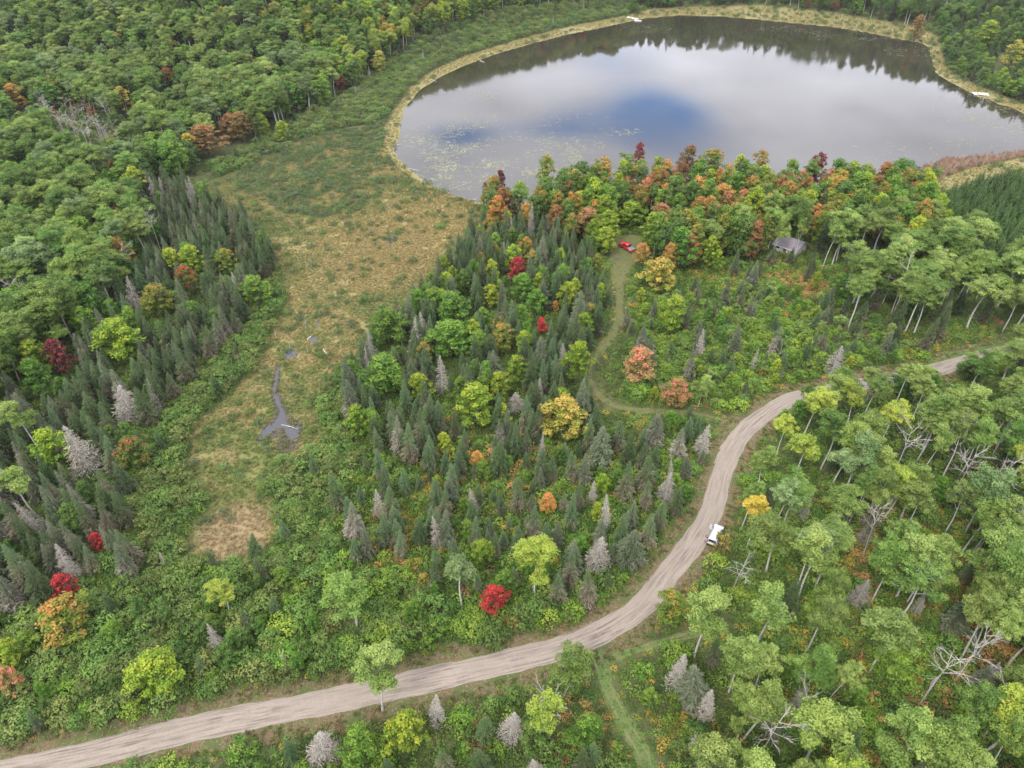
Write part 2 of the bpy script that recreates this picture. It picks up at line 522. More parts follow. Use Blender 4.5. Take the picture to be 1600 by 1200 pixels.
m_track, nt, b = new_mat('track_grass')
uv = nt.n('ShaderNodeUVMap')
sp = nt.n('ShaderNodeSeparateXYZ')
nt.l(uv.outputs[0], sp.inputs[0])
geo = nt.n('ShaderNodeNewGeometry')
pos = geo.outputs['Position']
f1, f2 = nt.noise(pos, 0.2, 3, 0.6), nt.noise(pos, 2.8, 5, 0.78)
rut = nt.math('SUBTRACT', 1.0, nt.math('ABSOLUTE', nt.math('MULTIPLY', nt.math('SUBTRACT', nt.math('ABSOLUTE', nt.math('SUBTRACT', sp.outputs[0], 0.5)), 0.24), 9.0)))
c = nt.ramp(f2, [(0.42, (.030, .062, .012)), (0.58, (.082, .118, .028))])
c = nt.mix(nt.math('MULTIPLY', nt.smooth(nt.noise(pos, 0.5, 4, .7), 0.45, 0.65), .7), c, (.115, .11, .042))
c = nt.mix(nt.smooth(nt.math('ADD', f1, nt.math('MULTIPLY', rut, 0.16)), 0.52, 0.74), c, (.14, .115, .06))
nt.l(c, b.inputs['Base Color'])
b.inputs['Roughness'].default_value = 0.95

m_dry, nt, b = new_mat('dry_lawn')
geo = nt.n('ShaderNodeNewGeometry')
pos = geo.outputs['Position']
f1, f2 = nt.noise(pos, 0.5, 4, 0.7), nt.noise(pos, 2.8, 5, 0.78)
c = nt.ramp(f1, [(0.35, (.082, .085, .026)), (0.65, (.125, .10, .042))])
c = nt.mix(nt.smooth(f2, 0.46, 0.56), c, (.052, .070, .018))
nt.l(c, b.inputs['Base Color'])
b.inputs['Roughness'].default_value = 0.95

strip_obj('road_verge', pROAD, [-4.9, -1, 1, 4.6], [0.004] * 4, m_verge, 0.7)
strip_obj('gravel_road', pROAD, [-2.0, -1.5, -.8, 0, .8, 1.5, 2.0], [0.012, 0.05, 0.08, 0.10, 0.08, 0.05, 0.012], m_road, 0.16)
for tr_, w_, z_ in ((TRACK1A, 1.1, .010), (TRACK1B, .45, .006), (TRACK1C, .9, .010), (TRACK1D, .5, .006)):
    strip_obj('grass_track', smoothpath(tr_), [-w_, -w_ / 3, w_ / 3, w_], [z_] * 4, m_dry, w_ * 0.28)
strip_obj('grass_track', pT2, [-1.25, -.4, .4, 1.25], [0.010] * 4, m_track, 0.3)
strip_obj('grass_track', pT3, [-.75, -.3, .3, .75], [0.014] * 4, m_track, 0.18)
strip_obj('grass_track', pT4, [-1.7, -.6, .6, 1.7], [0.008] * 4, m_track, 0.35)
link('clearing', ngon('clearing', gCLEAR, 0.014, m_dry), kind='structure')


# ------------------------------------------------------------------ plant shapes (numpy builders)
class Geo:
    def __init__(s):
        s.V, s.Q, s.T, s.n = [], [], [], 0

    def add(s, V, Q, tint):
        V = np.asarray(V, float)
        s.V.append(V)
        s.Q.append(np.asarray(Q) + s.n)
        s.T.append(np.broadcast_to(tint, (len(V),)) if np.ndim(tint) == 0 else np.asarray(tint))
        s.n += len(V)

    def leaves(s, C, N, L, Wd, tint, T=None):
        """rhombic leaves or sprays: centre, normal, length, width"""
        C, N = np.asarray(C, float), np.asarray(N, float)
        n = len(C)
        N = N / (np.linalg.norm(N, axis=1)[:, None] + 1e-9)
        if T is None:
            T = rng.normal(size=(n, 3))
        T = T - N * (T * N).sum(1)[:, None]
        T = T / (np.linalg.norm(T, axis=1)[:, None] + 1e-9)
        B = np.cross(N, T)
        L = np.broadcast_to(L, (n,))[:, None] / 2
        Wd = np.broadcast_to(Wd, (n,))[:, None] / 2
        k = 0.15 * L * N
        V = np.stack([C - T * L - k, C + B * Wd + T * L * .1, C + T * L - k, C - B * Wd + T * L * .1], 1).reshape(-1, 3)
        Q = np.arange(4 * n).reshape(n, 4)
        s.add(V, Q, np.repeat(np.broadcast_to(tint, (n,)), 4))

    def tube(s, P, Rr, k=5, tint=0.5):
        P = np.asarray(P, float)
        Rr = np.asarray(Rr, float)
        D = np.gradient(P, axis=0)
        D /= np.linalg.norm(D, axis=1)[:, None] + 1e-9
        ref = np.where(np.abs(D[:, 2:3]) > 0.9, np.array([[1., 0, 0]]), np.array([[0, 0, 1.]]))
        A = np.cross(D, ref)
        A /= np.linalg.norm(A, axis=1)[:, None] + 1e-9
        B = np.cross(D, A)
        a = np.arange(k) * 2 * PI / k
        V = P[:, None] + Rr[:, None, None] * (A[:, None] * np.cos(a)[None, :, None] + B[:, None] * np.sin(a)[None, :, None])
        m = len(P)
        i = np.arange(m - 1)[:, None] * k
        j = np.arange(k)[None]
        j2 = (j + 1) % k
        Q = np.stack([i + j, i + j2, i + k + j2, i + k + j], -1).reshape(-1, 4)
        s.add(V.reshape(-1, 3), Q, tint)

    def data(s):
        return np.concatenate(s.V), np.concatenate(s.Q), np.concatenate(s.T)


def unit(n):
    v = rng.normal(size=(n, 3))
    return v / np.linalg.norm(v, axis=1)[:, None]


def spruce(h=10.0, rad=1.65, dead=False, full=1.0, age0=0.4):
    cr, tr = Geo(), Geo()
    bend = rng.normal(0, 0.12, 2)
    ax = lambda z: np.array([bend[0] * (z / h) ** 2 * 1.2, bend[1] * (z / h) ** 2 * 1.2, z])
    tr.tube([ax(z) for z in np.linspace(-.2, h, 7)], np.linspace(.16, .015, 7) * (1.0 if not dead else .9), 6)
    z = 0.5 if not dead else 1.2
    side_r = 1 + 0.22 * np.sin(rng.uniform(0, 6.28, 3))
    while z < h * 0.985:
        f = z / h
        prof = (1 - f) ** 0.78 * min(1, 0.55 + 1.6 * f) if not dead else (1 - f) ** 0.85 * 1.02
        nb = int(8 if f < .6 else 7 if f < .85 else 6)
        a0 = rng.uniform(0, 6.28)
        for i in range(nb):
            if dead and rng.random() < 0.22:
                continue
            a = a0 + i * 2 * PI / nb + rng.normal(0, .16)
            Rb = rad * prof * rng.uniform(.62, 1.22) * (1 + .12 * math.sin(a * 2 + bend[0] * 30)) + 0.10
            o = ax(z)
            d = np.array([math.cos(a), math.sin(a), 0.0])
            droop = rng.uniform(.22, .42) - .25 * f
            tip = o + d * Rb + np.array([0, 0, -droop * Rb])
            mid = (o + tip) / 2 + np.array([0, 0, .06 * Rb])
            age = np.clip((age0 + .18 - f) * 2.2 + rng.normal(0, .12), 0, 1) if not dead else rng.uniform(.2, 1)
            n_up = np.array([-d[0] * .35, -d[1] * .35, 1.0]) + rng.normal(0, .12, 3)
            T = tip - o
            if not dead:
                Cs = [o * .35 + tip * .65, mid, o * .08 + tip * .92]
                Ls = [Rb * .75, Rb * .8, Rb * .26]
                Ws = [max(.14, Rb * .24) * full, max(.12, Rb * .28) * full, .13]
                cr.leaves(Cs, [n_up] * 3, Ls, Ws, np.array([age * .8, min(1, age + .35), max(0, age - .25)]), np.array([T] * 3))
            else:
                tr.tube([o, mid, tip], [.035, .022, .008], 3, .5)
            ns = 3 if f < .75 else 2
            for q in range(ns):
                t = .38 + .5 * q / max(1, ns - 1) + rng.uniform(-.05, .05)
                for sg in (-1, 1):
                    aa = a + sg * rng.uniform(.55, .95)
                    sl = Rb * (.52 - .32 * t) * rng.uniform(.8, 1.25) * (1.35 if dead else 1)
                    if dead and rng.random() < .3:
                        continue
                    dd2 = np.array([math.cos(aa), math.sin(aa), -.32 + rng.normal(0, .1)])
                    st = o + (tip - o) * t
                    c_ = st + dd2 * sl * .5
                    w = (max(.10, sl * .42) * full) if not dead else .055
                    cr.leaves([c_], [n_up + rng.normal(0, .3, 3)], [sl * 1.15], [w], np.clip(age + rng.normal(0, .12) - .1, 0, 1), dd2[None])
                    if dead:                     # lichen hangs under the dead twigs
                        cr.leaves([c_ + np.array([0, 0, -.05])], [np.array([dd2[1], -dd2[0], .2])], [sl * .9], [.09], rng.uniform(.2, 1), dd2[None])
        z += (.42 if f < .7 else .30) * rng.uniform(.8, 1.2) * (1.0 if not dead else .95)
    if not dead:
        top = ax(h)
        cr.leaves([top + np.array([0, 0, -.12])] * 2, [np.array([1., 0, 0]), np.array([0, 1., 0])], [.6, .6], [.12, .12], 0.0, np.array([[0, 0, 1.]] * 2))
    return cr, tr


def clumps(g, C, Rc, per, leaf, base_t, top_bias=.35, jitter=.5):
    for (c, r, bt) in zip(C, Rc, base_t):
        n = max(6, int(per * (r ** 2)))
        d = unit(n)
        d[:, 2] = np.where(d[:, 2] < -.35, -d[:, 2] * .6, d[:, 2])
        rr = r * rng.uniform(.62, 1.06, n)
        # ragged sub-lobes
        k = 5
        ld = unit(k)
        lob = np.max(d @ ld.T, axis=1)
        rr *= .78 + .34 * np.clip(lob, 0, 1) ** 3
        P_ = c + d * rr[:, None] * np.array([1, 1, .82])
        N = d + np.array([0, 0, top_bias]) + rng.normal(0, jitter, (n, 3))
        g.leaves(P_, N, leaf * rng.uniform(.7, 1.4, n), leaf * .72 * rng.uniform(.7, 1.3, n), np.clip(bt + rng.normal(0, .13, n), 0, 1))


def maple(h=10.0, rad=2.7, seed=0):
    cr, tr = Geo(), Geo()
    lean = rng.normal(0, .12, 2)
    tr.tube([(lean[0] * z * .2, lean[1] * z * .2, z) for z in np.linspace(-.2, h * .82, 6)], np.linspace(.22, .04, 6), 6)
    n = 46
    C, Rc, bt = [], [], []
    off = rng.uniform(0, 6.28, 4)
    ncard = rng.normal(0, 1, 3)
    for i in range(n):
        f = (i + .5) / n
        z = .20 + .78 * f ** .95
        a = i * 2.399 + rng.normal(0, .35)
        prof = math.sin(min(1, (z - .10) / .9 * 1.02) ** .82 * PI) ** .62 * (1.0 if z < .55 else 1.02 - .25 * (z - .55))
        rr = rad * prof * (1 + .22 * math.sin(2 * a + off[0]) + .16 * math.sin(3 * a + off[1] + z * 4)) * rng.uniform(.55, 1.0)
        C.append(np.array([math.cos(a) * rr, math.sin(a) * rr, z * h]))
        Rc.append(rad * rng.uniform(.19, .38))
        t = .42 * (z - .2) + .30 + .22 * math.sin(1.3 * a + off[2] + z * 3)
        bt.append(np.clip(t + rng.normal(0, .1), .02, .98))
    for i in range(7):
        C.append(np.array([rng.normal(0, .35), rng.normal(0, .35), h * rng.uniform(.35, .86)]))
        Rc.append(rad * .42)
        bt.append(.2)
    clumps(cr, C, Rc, 100, .32, bt)
    for i in range(0, n, 3):
        c = C[i]
        z0 = max(.15 * h, c[2] - 1.6)
        tr.tube([(0, 0, z0), (c[0] * .5, c[1] * .5, (z0 + c[2]) / 2 + .2), tuple(c)], [.07, .045, .015], 4)
    return cr, tr


def aspen(h=15.0, rad=2.6, seed=0, bare=0.0, n=42, lo=(.48, .58), limb=1.0, fat=1.0):
    cr, tr = Geo(), Geo()
    bx, by = rng.normal(0, .35, 2)
    w = rng.uniform(0, 6.28)
    axis = lambda z: np.array([bx * (z / h) ** 2 + .12 * math.sin(z * .5 + w), by * (z / h) ** 2 + .12 * math.cos(z * .43 + w), z])
    zt = np.linspace(-.3, h * .95, 10)
    tr.tube([axis(z) for z in zt], .165 * (1 - zt / h * .86), 6)
    C, Rc, bt = [], [], []
    zlo = rng.uniform(*lo)
    off = rng.uniform(0, 6.28, 3)
    nl = int(rng.integers(5, 8)) + (2 if fat > .9 and n > 44 else 0)
    la = off[0] + np.arange(nl) * 2 * PI / nl + rng.normal(0, .35, nl)
    lr = rad * rng.uniform(.38, .72, nl)
    lz = h * (zlo + (1 - zlo) * rng.uniform(.16, .84, nl))
    lobes = [axis(lz[q]) + np.array([math.cos(la[q]) * lr[q], math.sin(la[q]) * lr[q], 0]) for q in range(nl)] + [axis(h * .93)]
    ls = np.r_[rad * rng.uniform(.38, .58, nl), rad * .46]
    for q, (lc, s_) in enumerate(zip(lobes, ls)):
        s0 = axis(max(zlo * h * .88, lc[2] - lr[min(q, nl - 1)] * 1.3))
        tr.tube([s0, (s0 + lc) / 2 + np.array([0, 0, .1]), lc], [.06 * limb, .04 * limb, .02 * limb], 4)
        lt = rng.normal(.45, .16)
        for e in unit(int(n * .19) + 2):
            c = lc + e * s_ * np.array([1, 1, 1.05]) * rng.uniform(.55, 1.1)
            tr.tube([lc, c + np.array([0, 0, .12])], [.022 * limb, .008 * limb], 3)
            if rng.random() < bare:
                for w_ in range(3):
                    tr.tube([c, c + unit(1)[0] * .6 + np.array([0, 0, .3])], [.015, .005], 3)
                continue
            C.append(c)
            Rc.append(rng.uniform(.46, .88) * rad / 2.6 * fat)
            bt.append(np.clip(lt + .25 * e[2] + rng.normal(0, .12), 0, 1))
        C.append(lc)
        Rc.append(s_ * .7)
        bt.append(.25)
    for i in range(0):
        f = (i + .5) / n
        z = zlo + (1.0 - zlo) * f
        a = i * 2.399 + rng.normal(0, .5)
        prof = math.sin(min(1, .12 + .88 * f) ** .8 * PI) ** .55
        rr = rad * prof * (1 + .22 * math.sin(2 * a + off[0])) * rng.uniform(.35, .98)
        c = axis(z * h) + np.array([math.cos(a) * rr, math.sin(a) * rr, 0])
        zz = max(zlo * h * .9, z * h - rr * 1.0)
        s0 = axis(zz)
        tr.tube([s0, (s0 + c) / 2 + np.array([0, 0, .15]), c + np.array([0, 0, .1])], [.045 * limb, .028 * limb, .010 * limb], 4)
        if rng.random() < bare:
            for q in range(4):
                e = c + unit(1)[0] * .7 + np.array([0, 0, .4])
                tr.tube([c * .7 + s0 * .3, c, e], [.02, .015, .006], 3)
            continue
        C.append(c)
        Rc.append(rng.uniform(.62, 1.10) * rad / 2.6 * fat)
        bt.append(np.clip(.25 + .5 * f + rng.normal(0, .17), 0, 1))
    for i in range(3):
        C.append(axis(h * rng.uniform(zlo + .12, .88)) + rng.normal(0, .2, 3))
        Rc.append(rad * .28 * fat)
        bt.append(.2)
    clumps(cr, C, Rc, 150, .26, bt, .45, .5)
    return cr, tr


def dead_birch(h=12.0, seed=0):
    tr, cr = Geo(), Geo()
    bx, by = rng.normal(0, .5, 2)
    axis = lambda z: np.array([bx * (z / h) ** 2, by * (z / h) ** 2, z])
    zt = np.linspace(-.3, h, 9)
    tr.tube([axis(z) for z in zt], .13 * (1 - zt / h * .88), 6)
    for i in range(11):
        z = h * rng.uniform(.5, .97)
        a = i * 2.4 + rng.normal(0, .3)
        s0 = axis(z)
        Lb = rng.uniform(1.6, 3.4) * (1.25 - .6 * z / h)
        d = np.array([math.cos(a), math.sin(a), rng.uniform(.35, .9)])
        e = s0 + d * Lb
        m = s0 + d * Lb * .5 + np.array([0, 0, -.1])
        tr.tube([s0, m, e], [.055, .034, .012], 4)
        for q in range(6):
            t = rng.uniform(.3, 1)
            st = s0 + (e - s0) * t
            d2 = d + unit(1)[0] * .9
            L2 = Lb * rng.uniform(.25, .5)
            e2 = st + d2 * L2
            cr.tube([st, (st + e2) / 2 + unit(1)[0] * .06, e2], [.022, .016, .008], 3)
            for r_ in range(2):
                st3 = st + (e2 - st) * rng.uniform(.4, .95)
                e3 = st3 + (d2 + unit(1)[0]) * L2 * .4
                cr.tube([st3, e3], [.016, .008], 3)
    return cr, tr


def shrub(h=2.6, rad=1.7, n=13, leaf=.23, per=105):
    cr, tr = Geo(), Geo()
    C, Rc, bt = [], [], []
    for i in range(n):
        a = i * 2.4 + rng.normal(0, .4)
        f = rng.random()
        rr = rad * math.sqrt(i / n) * .82
        z = h * (.72 - .35 * (rr / rad) ** 2) * rng.uniform(.8, 1.15)
        c = np.array([math.cos(a) * rr, math.sin(a) * rr, z])
        C.append(c)
        Rc.append(rad * rng.uniform(.26, .40))
        bt.append(np.clip(rng.normal(.5, .2), 0, 1))
        tr.tube([(c[0] * .1, c[1] * .1, 0), (c[0] * .5, c[1] * .5, z * .55), tuple(c)], [.04, .03, .012], 3)
    clumps(cr, C, Rc, per, leaf, bt, .5, .5)
    # skirt near the ground
    m = int(90 * rad)
    a = rng.uniform(0, 6.28, m)
    z = rng.uniform(.1, .5, m) * h
    P_ = np.stack([np.cos(a) * rad * rng.uniform(.6, 1.0, m), np.sin(a) * rad * rng.uniform(.6, 1.0, m), z], 1)
    cr.leaves(P_, np.stack([np.cos(a), np.sin(a), .6 + 0 * a], 1) + rng.normal(0, .4, (m, 3)), leaf, leaf * .7, rng.uniform(0, .6, m))
    return cr, tr


def fern(rad=.75, n=46, hh=.55, leaf=.3):
    g = Geo()
    a = rng.uniform(0, 6.28, n)
    r_ = rad * np.sqrt(rng.random(n))
    P_ = np.stack([np.cos(a) * r_, np.sin(a) * r_, hh * (1 - .7 * (r_ / rad) ** 2) * rng.uniform(.6, 1.2, n)], 1)
    N = np.stack([np.cos(a) * .6 * r_ / rad, np.sin(a) * .6 * r_ / rad, 1 + 0 * a], 1) + rng.normal(0, .4, (n, 3))
    g.leaves(P_, N, leaf * rng.uniform(.7, 1.5, n), leaf * .55, np.clip(rng.normal(.5, .25) + rng.normal(0, .2, n), 0, 1))
    return g


def tuft(rad=.35, n=16, hh=.6, w=.07, lean=.45):
    g = Geo()
    a = rng.uniform(0, 6.28, n)
    base = np.stack([np.cos(a) * rad * .5 * rng.random(n), np.sin(a) * rad * .5 * rng.random(n), np.zeros(n)], 1)
    d = np.stack([np.cos(a) * lean, np.sin(a) * lean, np.ones(n)], 1) + rng.normal(0, .15, (n, 3))
    d /= np.linalg.norm(d, axis=1)[:, None]
    L = hh * rng.uniform(.6, 1.2, n)
    N = np.cross(d, rng.normal(size=(n, 3)))
    g.leaves(base + d * L[:, None] / 2, N, L, w, rng.random(n), d)
    return g


def pad(n=7):
    g = Geo()
    for i in range(n):
        c = np.array([rng.normal(0, .55), rng.normal(0, .55), 0.0])
        r_ = rng.uniform(.10, .2)
        ca = rng.uniform(0, 6.28)
        k = 8
        an = ca + .25 + np.arange(k) * (2 * PI - .5) / (k - 1)
        V = np.concatenate([[c], c + np.stack([np.cos(an) * r_, np.sin(an) * r_, rng.uniform(0, .015, k)], 1)])
        Q = [[0, j, j + 1, j + 2] for j in range(1, k - 1, 2)] + [[0, k - 1, k, k]]
        Q = [[0, 1, 2, 3], [0, 3, 4, 5], [0, 5, 6, 7], [0, 7, 8, 8]][:3]
        g.add(V, Q, rng.random())
    return g


# ------------------------------------------------------------------ foliage materials
def leaf_mat(name, c1, c2, c3, hue=.012, val=.22, trans=.25, posvar=True, rough=.6):
    warm = lambda q: (q[0] * 1.04, q[1] * 1.09, q[2] * .86) if q[1] > q[0] and 'spruce' not in name else q
    c1, c2, c3 = warm(c1), warm(c2), warm(c3)
    m = bpy.data.materials.new(name)
    m.use_nodes = True
    nt = NT(m.node_tree)
    b = m.node_tree.nodes['Principled BSDF']
    out = m.node_tree.nodes['Material Output']
    at = nt.n('ShaderNodeAttribute', _attribute_name='tint')
    oi = nt.n('ShaderNodeObjectInfo')
    geo = nt.n('ShaderNodeNewGeometry')
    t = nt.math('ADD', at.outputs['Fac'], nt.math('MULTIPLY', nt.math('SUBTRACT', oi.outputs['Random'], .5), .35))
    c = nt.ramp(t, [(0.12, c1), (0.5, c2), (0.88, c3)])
    big = nt.noise(geo.outputs['Position'], 0.035, 2)
    r2 = nt.math('FRACT', nt.math('MULTIPLY', oi.outputs['Random'], 7.13))
    hs = nt.n('ShaderNodeHueSaturation')
    nt.l(nt.math('ADD', .5 - hue, nt.math('MULTIPLY', r2, 2 * hue)), hs.inputs['Hue'])
    vv = nt.math('ADD', nt.math('MULTIPLY', nt.math('FRACT', nt.math('MULTIPLY', oi.outputs['Random'], 31.7)), 2 * val), 1 - val)
    vv = nt.math('MULTIPLY', vv, nt.math('ADD', nt.math('MULTIPLY', big, .5), .75))
    nt.l(vv, hs.inputs['Value'])
    nt.l(c, hs.inputs['Color'])
    nt.l(hs.outputs[0], b.inputs['Base Color'])
    b.inputs['Roughness'].default_value = rough
    b.inputs['Specular IOR Level'].default_value = .22
    if trans:
        tr = nt.n('ShaderNodeBsdfTranslucent')
        nt.l(hs.outputs[0], tr.inputs['Color'])
        mx = nt.n('ShaderNodeMixShader')
        mx.inputs[0].default_value = trans
        nt.l(b.outputs[0], mx.inputs[1])
        nt.l(tr.outputs[0], mx.inputs[2])
        nt.l(mx.outputs[0], out.inputs['Surface'])
    return m


def bark_mat(name, c1, c2, bands=False):
    m, nt, b = new_mat(name)
    tc = nt.n('ShaderNodeTexCoord')
    mp = nt.n('ShaderNodeMapping')
    mp.inputs['Scale'].default_value = (1, 1, 3.0) if bands else (6, 6, 1)
    nt.l(tc.outputs['Object'], mp.inputs['Vector'])
    f = nt.noise(mp.outputs[0], 1.6, 4, .65)
    c = nt.ramp(f, [(0.36, c1), (0.46, c2)] if bands else [(0.3, c1), (0.7, c2)])
    nt.l(c, b.inputs['Base Color'])
    b.inputs['Roughness'].default_value = .85
    return m


K = 1.0
def cc(*a):
    return tuple(x * K for x in a)


MAT = {
    ('spruce', 'bluegreen'): leaf_mat('spruce_needles', cc(0.072, 0.122, 0.046), cc(0.096, 0.126, 0.054), cc(0.175, 0.150, 0.096), .012, .22, .06, rough=.8),
    ('spruce', 'dark'): leaf_mat('dark_spruce_needles', cc(0.056, 0.096, 0.030), cc(0.082, 0.104, 0.040), cc(0.160, 0.140, 0.090), .012, .22, .06, rough=.8),
    ('spruce', 'greying'): leaf_mat('greying_spruce_needles', cc(0.095, 0.122, 0.062), cc(0.155, 0.155, 0.100), cc(0.250, 0.225, 0.170), .01, .2, .06, rough=.85),
    ('dead_spruce', 'grey'): leaf_mat('dead_spruce_twigs', cc(0.155, 0.130, 0.098), cc(0.250, 0.220, 0.170), cc(0.350, 0.320, 0.260), .004, .25, .05, rough=.9),
    ('aspen', 'pale'): leaf_mat('pale_aspen_leaves', cc(0.100, 0.152, 0.036), cc(0.160, 0.216, 0.056), cc(0.238, 0.285, 0.088), .010, .16, .3),
    ('aspen', 'grey'): leaf_mat('greygreen_aspen_leaves', cc(0.085, 0.132, 0.050), cc(0.128, 0.182, 0.076), cc(0.182, 0.230, 0.110), .008, .16, .3),
    ('aspen', 'lime'): leaf_mat('lime_aspen_leaves', cc(0.130, 0.180, 0.026), cc(0.215, 0.265, 0.042), cc(0.310, 0.330, 0.060), .010, .15, .3),
    ('aspen', 'yellow'): leaf_mat('yellow_birch_leaves', cc(.20, .17, .03), cc(.36, .27, .035), cc(.45, .33, .05), .010, .15, .3),
    ('aspen', 'mid'): leaf_mat('mid_aspen_leaves', cc(0.068, 0.122, 0.026), cc(0.115, 0.176, 0.038), cc(0.172, 0.232, 0.058), .014, .22, .3),
    ('maple', 'green'): leaf_mat('green_maple_leaves', cc(0.050, 0.108, 0.016), cc(0.092, 0.172, 0.024), cc(0.150, 0.232, 0.036), .014, .2, .3),
    ('maple', 'deep'): leaf_mat('deep_green_leaves', cc(0.040, 0.082, 0.018), cc(0.070, 0.126, 0.028), cc(0.108, 0.168, 0.040), .014, .2, .3),
    ('maple', 'lime'): leaf_mat('lime_maple_leaves', cc(0.090, 0.155, 0.016), cc(0.180, 0.245, 0.024), cc(0.290, 0.315, 0.032), .012, .15, .3),
    ('maple', 'yellow'): leaf_mat('yellow_maple_leaves', cc(0.150, 0.170, 0.026), cc(0.280, 0.250, 0.040), cc(0.390, 0.260, 0.055), .012, .15, .3),
    ('maple', 'orange'): leaf_mat('orange_maple_leaves', cc(0.200, 0.180, 0.032), cc(0.420, 0.240, 0.050), cc(0.540, 0.200, 0.060), .010, .15, .3),
    ('maple', 'pink'): leaf_mat('salmon_maple_leaves', cc(0.170, 0.150, 0.045), cc(0.340, 0.180, 0.070), cc(0.480, 0.150, 0.090), .008, .12, .3),
    ('maple', 'turning'): leaf_mat('turning_maple_leaves', cc(0.085, 0.135, 0.022), cc(0.170, 0.190, 0.030), cc(0.360, 0.180, 0.045), .012, .18, .3),
    ('maple', 'red'): leaf_mat('red_maple_leaves', cc(0.160, 0.035, 0.022), cc(0.360, 0.035, 0.030), cc(0.500, 0.055, 0.042), .006, .1, .3),
    ('maple', 'redgreen'): leaf_mat('red_and_green_maple_leaves', cc(0.065, 0.120, 0.020), cc(0.160, 0.130, 0.030), cc(0.520, 0.070, 0.045), .006, .1, .3),
    ('maple', 'maroon'): leaf_mat('maroon_maple_leaves', cc(.075, .030, .022), cc(.14, .032, .028), cc(.23, .035, .035), .006, .15, .3),
    ('maple', 'rust'): leaf_mat('rust_maple_leaves', cc(0.110, 0.085, 0.024), cc(0.210, 0.120, 0.038), cc(0.320, 0.130, 0.050), .010, .2, .3),
    ('shrub', 'green'): leaf_mat('alder_leaves', cc(0.052, 0.100, 0.022), cc(0.090, 0.150, 0.034), cc(0.138, 0.198, 0.050), .014, .24, .25),
    ('shrub', 'olive'): leaf_mat('olive_alder_leaves', cc(0.064, 0.096, 0.026), cc(0.108, 0.140, 0.040), cc(0.160, 0.184, 0.060), .014, .24, .25),
    ('shrub', 'bright'): leaf_mat('bright_shrub_leaves', cc(0.074, 0.145, 0.018), cc(0.130, 0.215, 0.028), cc(0.210, 0.275, 0.044), .014, .2, .3),
    ('shrub', 'yellow'): leaf_mat('yellowing_shrub_leaves', cc(.105, .120, .020), cc(.21, .19, .028), cc(.35, .26, .04), .012, .2, .3),
    ('willow', 'grey'): leaf_mat('willow_leaves', cc(0.050, 0.080, 0.036), cc(0.078, 0.112, 0.050), cc(0.115, 0.148, 0.072), .012, .2, .2),
    ('willow', 'green'): leaf_mat('green_willow_leaves', cc(0.050, 0.088, 0.026), cc(0.076, 0.122, 0.036), cc(0.112, 0.160, 0.054), .012, .2, .2),
    ('pine', 'green'): leaf_mat('pine_needles', cc(0.050, 0.100, 0.024), cc(0.080, 0.142, 0.038), cc(0.118, 0.182, 0.056), .01, .16, .1, rough=.75),
    ('fern', 'green'): leaf_mat('herb_leaves', cc(0.055, 0.105, 0.018), cc(0.098, 0.162, 0.028), cc(0.155, 0.215, 0.042), .016, .25, .25),
    ('fern', 'dark'): leaf_mat('dark_herb_leaves', cc(0.038, 0.066, 0.016), cc(0.064, 0.098, 0.022), cc(0.094, 0.128, 0.032), .016, .25, .2),
    ('fern', 'yellow'): leaf_mat('yellow_fern_fronds', cc(.13, .135, .025), cc(.24, .20, .03), cc(.38, .27, .045), .014, .2, .25),
    ('fern', 'orange'): leaf_mat('orange_fern_fronds', cc(.17, .12, .03), cc(.27, .165, .045), cc(.36, .20, .065), .014, .2, .25),
    ('fern', 'rust'): leaf_mat('rusty_fern_fronds', cc(.10, .055, .03), cc(.17, .080, .04), cc(.25, .11, .055), .01, .2, .2),
}
m_whitebark = bark_mat('pale_bark', (.13, .12, .10), (.40, .385, .345), True)
m_darkbark = bark_mat('brown_bark', (.07, .055, .04), (.13, .105, .08))
m_greybark = bark_mat('weathered_bark', (.22, .20, .175), (.36, .34, .30))
m_bonebark = bark_mat('bleached_bark', (.25, .225, .195), (.42, .39, .345))

# grass: colour by where it grows
def grass_mat(name, kind):
    m = bpy.data.materials.new(name)
    m.use_nodes = True
    nt = NT(m.node_tree)
    b = m.node_tree.nodes['Principled BSDF']
    oi = nt.n('ShaderNodeObjectInfo')
    at = nt.n('ShaderNodeAttribute', _attribute_name='tint')
    if kind == 'meadow':
        c = meadow_colour(nt, oi.outputs['Location'])
    elif kind == 'sedge':
        c = nt.ramp(oi.outputs['Random'], [(0.2, (.17, .135, .045)), (0.5, (.25, .20, .075)), (0.8, (.14, .14, .045))])
    elif kind == 'reed':
        c = nt.ramp(oi.outputs['Random'], [(0.2, (.17, .115, .085)), (0.6, (.25, .145, .09)), (0.9, (.26, .21, .16))])
    elif kind == 'track':
        c = nt.ramp(oi.outputs['Random'], [(0.2, (.040, .080, .016)), (0.6, (.075, .118, .026)), (0.9, (.13, .12, .045))])
    else:
        c = nt.ramp(oi.outputs['Random'], [(0.2, (.060, .088, .020)), (0.5, (.12, .11, .04)), (0.85, (.18, .12, .065))])
    hs = nt.n('ShaderNodeHueSaturation')
    nt.l(c, hs.inputs['Color'])
    nt.l(nt.math('ADD', nt.math('MULTIPLY', at.outputs['Fac'], .30), 1.12), hs.inputs['Value'])
    nt.l(hs.outputs[0], b.inputs['Base Color'])
    b.inputs['Roughness'].default_value = .8
    b.inputs['Specular IOR Level'].default_value = .15
    return m


MG = {k: grass_mat(k + '_grass_blades', k) for k in ('meadow', 'sedge', 'reed', 'verge', 'track')}
m_pad = leaf_mat('lily_pad_leaves', (.10, .11, .045), (.18, .18, .09), (.28, .27, .16), .01, .2, 0, rough=.35)

